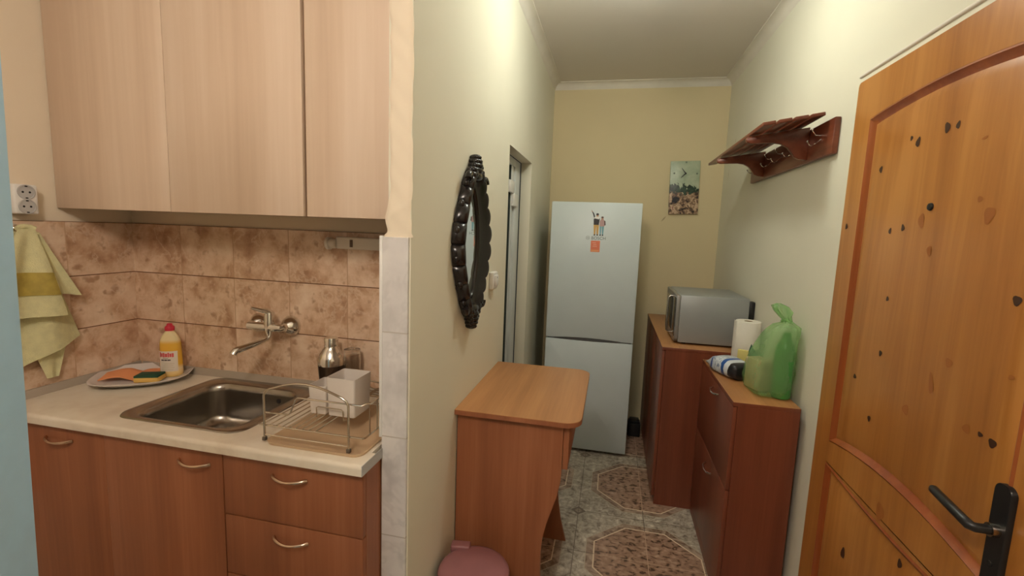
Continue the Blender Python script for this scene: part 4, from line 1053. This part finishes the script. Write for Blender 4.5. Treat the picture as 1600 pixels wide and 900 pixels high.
# ------------------------------------------------------------------ coat rack with hat shelf
root = thing('coat_rack', 'dark red wooden coat rack with slatted hat shelf and wire hooks', 'coat rack', (XR, 2.53, 1.95))
b = MB(); b.box(.776, XR - .0015, 1.985, 3.04, 1.886, 2.020, .004, 2); b.build('backboard', M['mahogany'], root)
for k in range(4):
    xa = .545 + k * .0565; xb = xa + .047; za = 1.997 + (xa - .545) * .175; zb = 1.997 + (xb - .545) * .175
    b = MB(); b.prism([(xa, za), (xb, zb), (xb - .002, zb + .014), (xa - .002, za + .014)], 'y', 2.03, 3.10, bev=.003); b.build('slat', M['mahogany'], root)
for y in (2.22, 2.80):
    pr = [(.776, 2.030), (.536, 1.9915), (.532, 1.982), (.536, 1.970), (.555, 1.964), (.60, 1.966), (.640, 1.967), (.672, 1.962), (.698, 1.948), (.716, 1.926), (.728, 1.908), (.745, 1.900), (.776, 1.896)]
    b = MB(); b.prism(pr, 'y', y - .010, y + .010, bev=.002); b.build('bracket', M['mahogany'], root)
for y in (2.09, 2.36, 2.52, 2.68, 2.93):
    b = MB(); b.tube([(.776, y, 1.972), (.755, y, 1.974), (.744, y, 1.988), (.742, y, 1.992)], .0022, 7); b.tube([(.776, y, 1.958), (.760, y - .0, 1.942), (.742, y - .012, 1.930), (.728, y - .018, 1.934), (.722, y - .018, 1.944)], .0022, 7)
    b.ball((.7415, y, 1.994), .004, n=8); b.ball((.7215, y - .018, 1.946), .004, n=8); b.build('coat_hook', M['chrome'], root)

# ------------------------------------------------------------------ ceiling lamps (both just outside the picture)
LX, LY, LR = .08, 2.04, .095
root = thing('ceiling_lamp', 'cool white globe ceiling lamp over the corridor', 'lamp', (LX, LY, ZC))
b = MB(); b.lathe([(.062, -.0005), (.062, -.012), (.045, -.026), (.040, -.034)], (LX, LY, ZC), 40); b.build('base_ring', M['white_plastic'], root)
b = MB(); b.ball((LX, LY, ZC - .110), LR, LR, LR * .86, n=36); b.build('glowing_shade', emit('lamp_glow', (.96, 1., .89), 52.0), root)
root = thing('pendant_lamp', 'warm white globe pendant lamp hanging in the kitchen', 'lamp', (-.41, -.36, ZC))
b = MB(); b.tube([(-.41, -.36, ZC - .001), (-.41, -.36, ZC - .11)], .005, 8); b.lathe([(.05, -.0005), (.05, -.02), (.012, -.03)], (-.41, -.36, ZC), 24); b.build('cord', M['white_plastic'], root)
b = MB(); b.ball((-.41, -.36, ZC - .25), .15, n=32); b.build('glowing_globe', emit('globe_glow', (1., .87, .745), 56.0), root)

# ------------------------------------------------------------------ world, camera, colour
W = bpy.data.worlds.new('World'); SC.world = W; W.use_nodes = True
W.node_tree.nodes['Background'].inputs[0].default_value = (.9, .9, 1, 1); W.node_tree.nodes['Background'].inputs[1].default_value = .02
cam = bpy.data.cameras.new('Camera'); co_ = bpy.data.objects.new('Camera', cam); COL.objects.link(co_)
cam.sensor_fit = 'HORIZONTAL'; cam.sensor_width = 36; cam.lens = F_PX * 36 / 1600; cam.clip_start = .02
mw_ = Matrix((RT, UPV, -FW)).transposed().to_4x4(); mw_.translation = Vector((0, 0, CAM_H)); co_.matrix_world = mw_
SC.camera = co_
SC.view_settings.view_transform = 'Standard'; SC.view_settings.look = 'None'; SC.view_settings.gamma = 1; SC.view_settings.use_curve_mapping = False
SC.view_settings.exposure = .1
SC.cycles.max_bounces = 10; SC.cycles.transparent_max_bounces = 12
SC.cycles.use_denoising = True
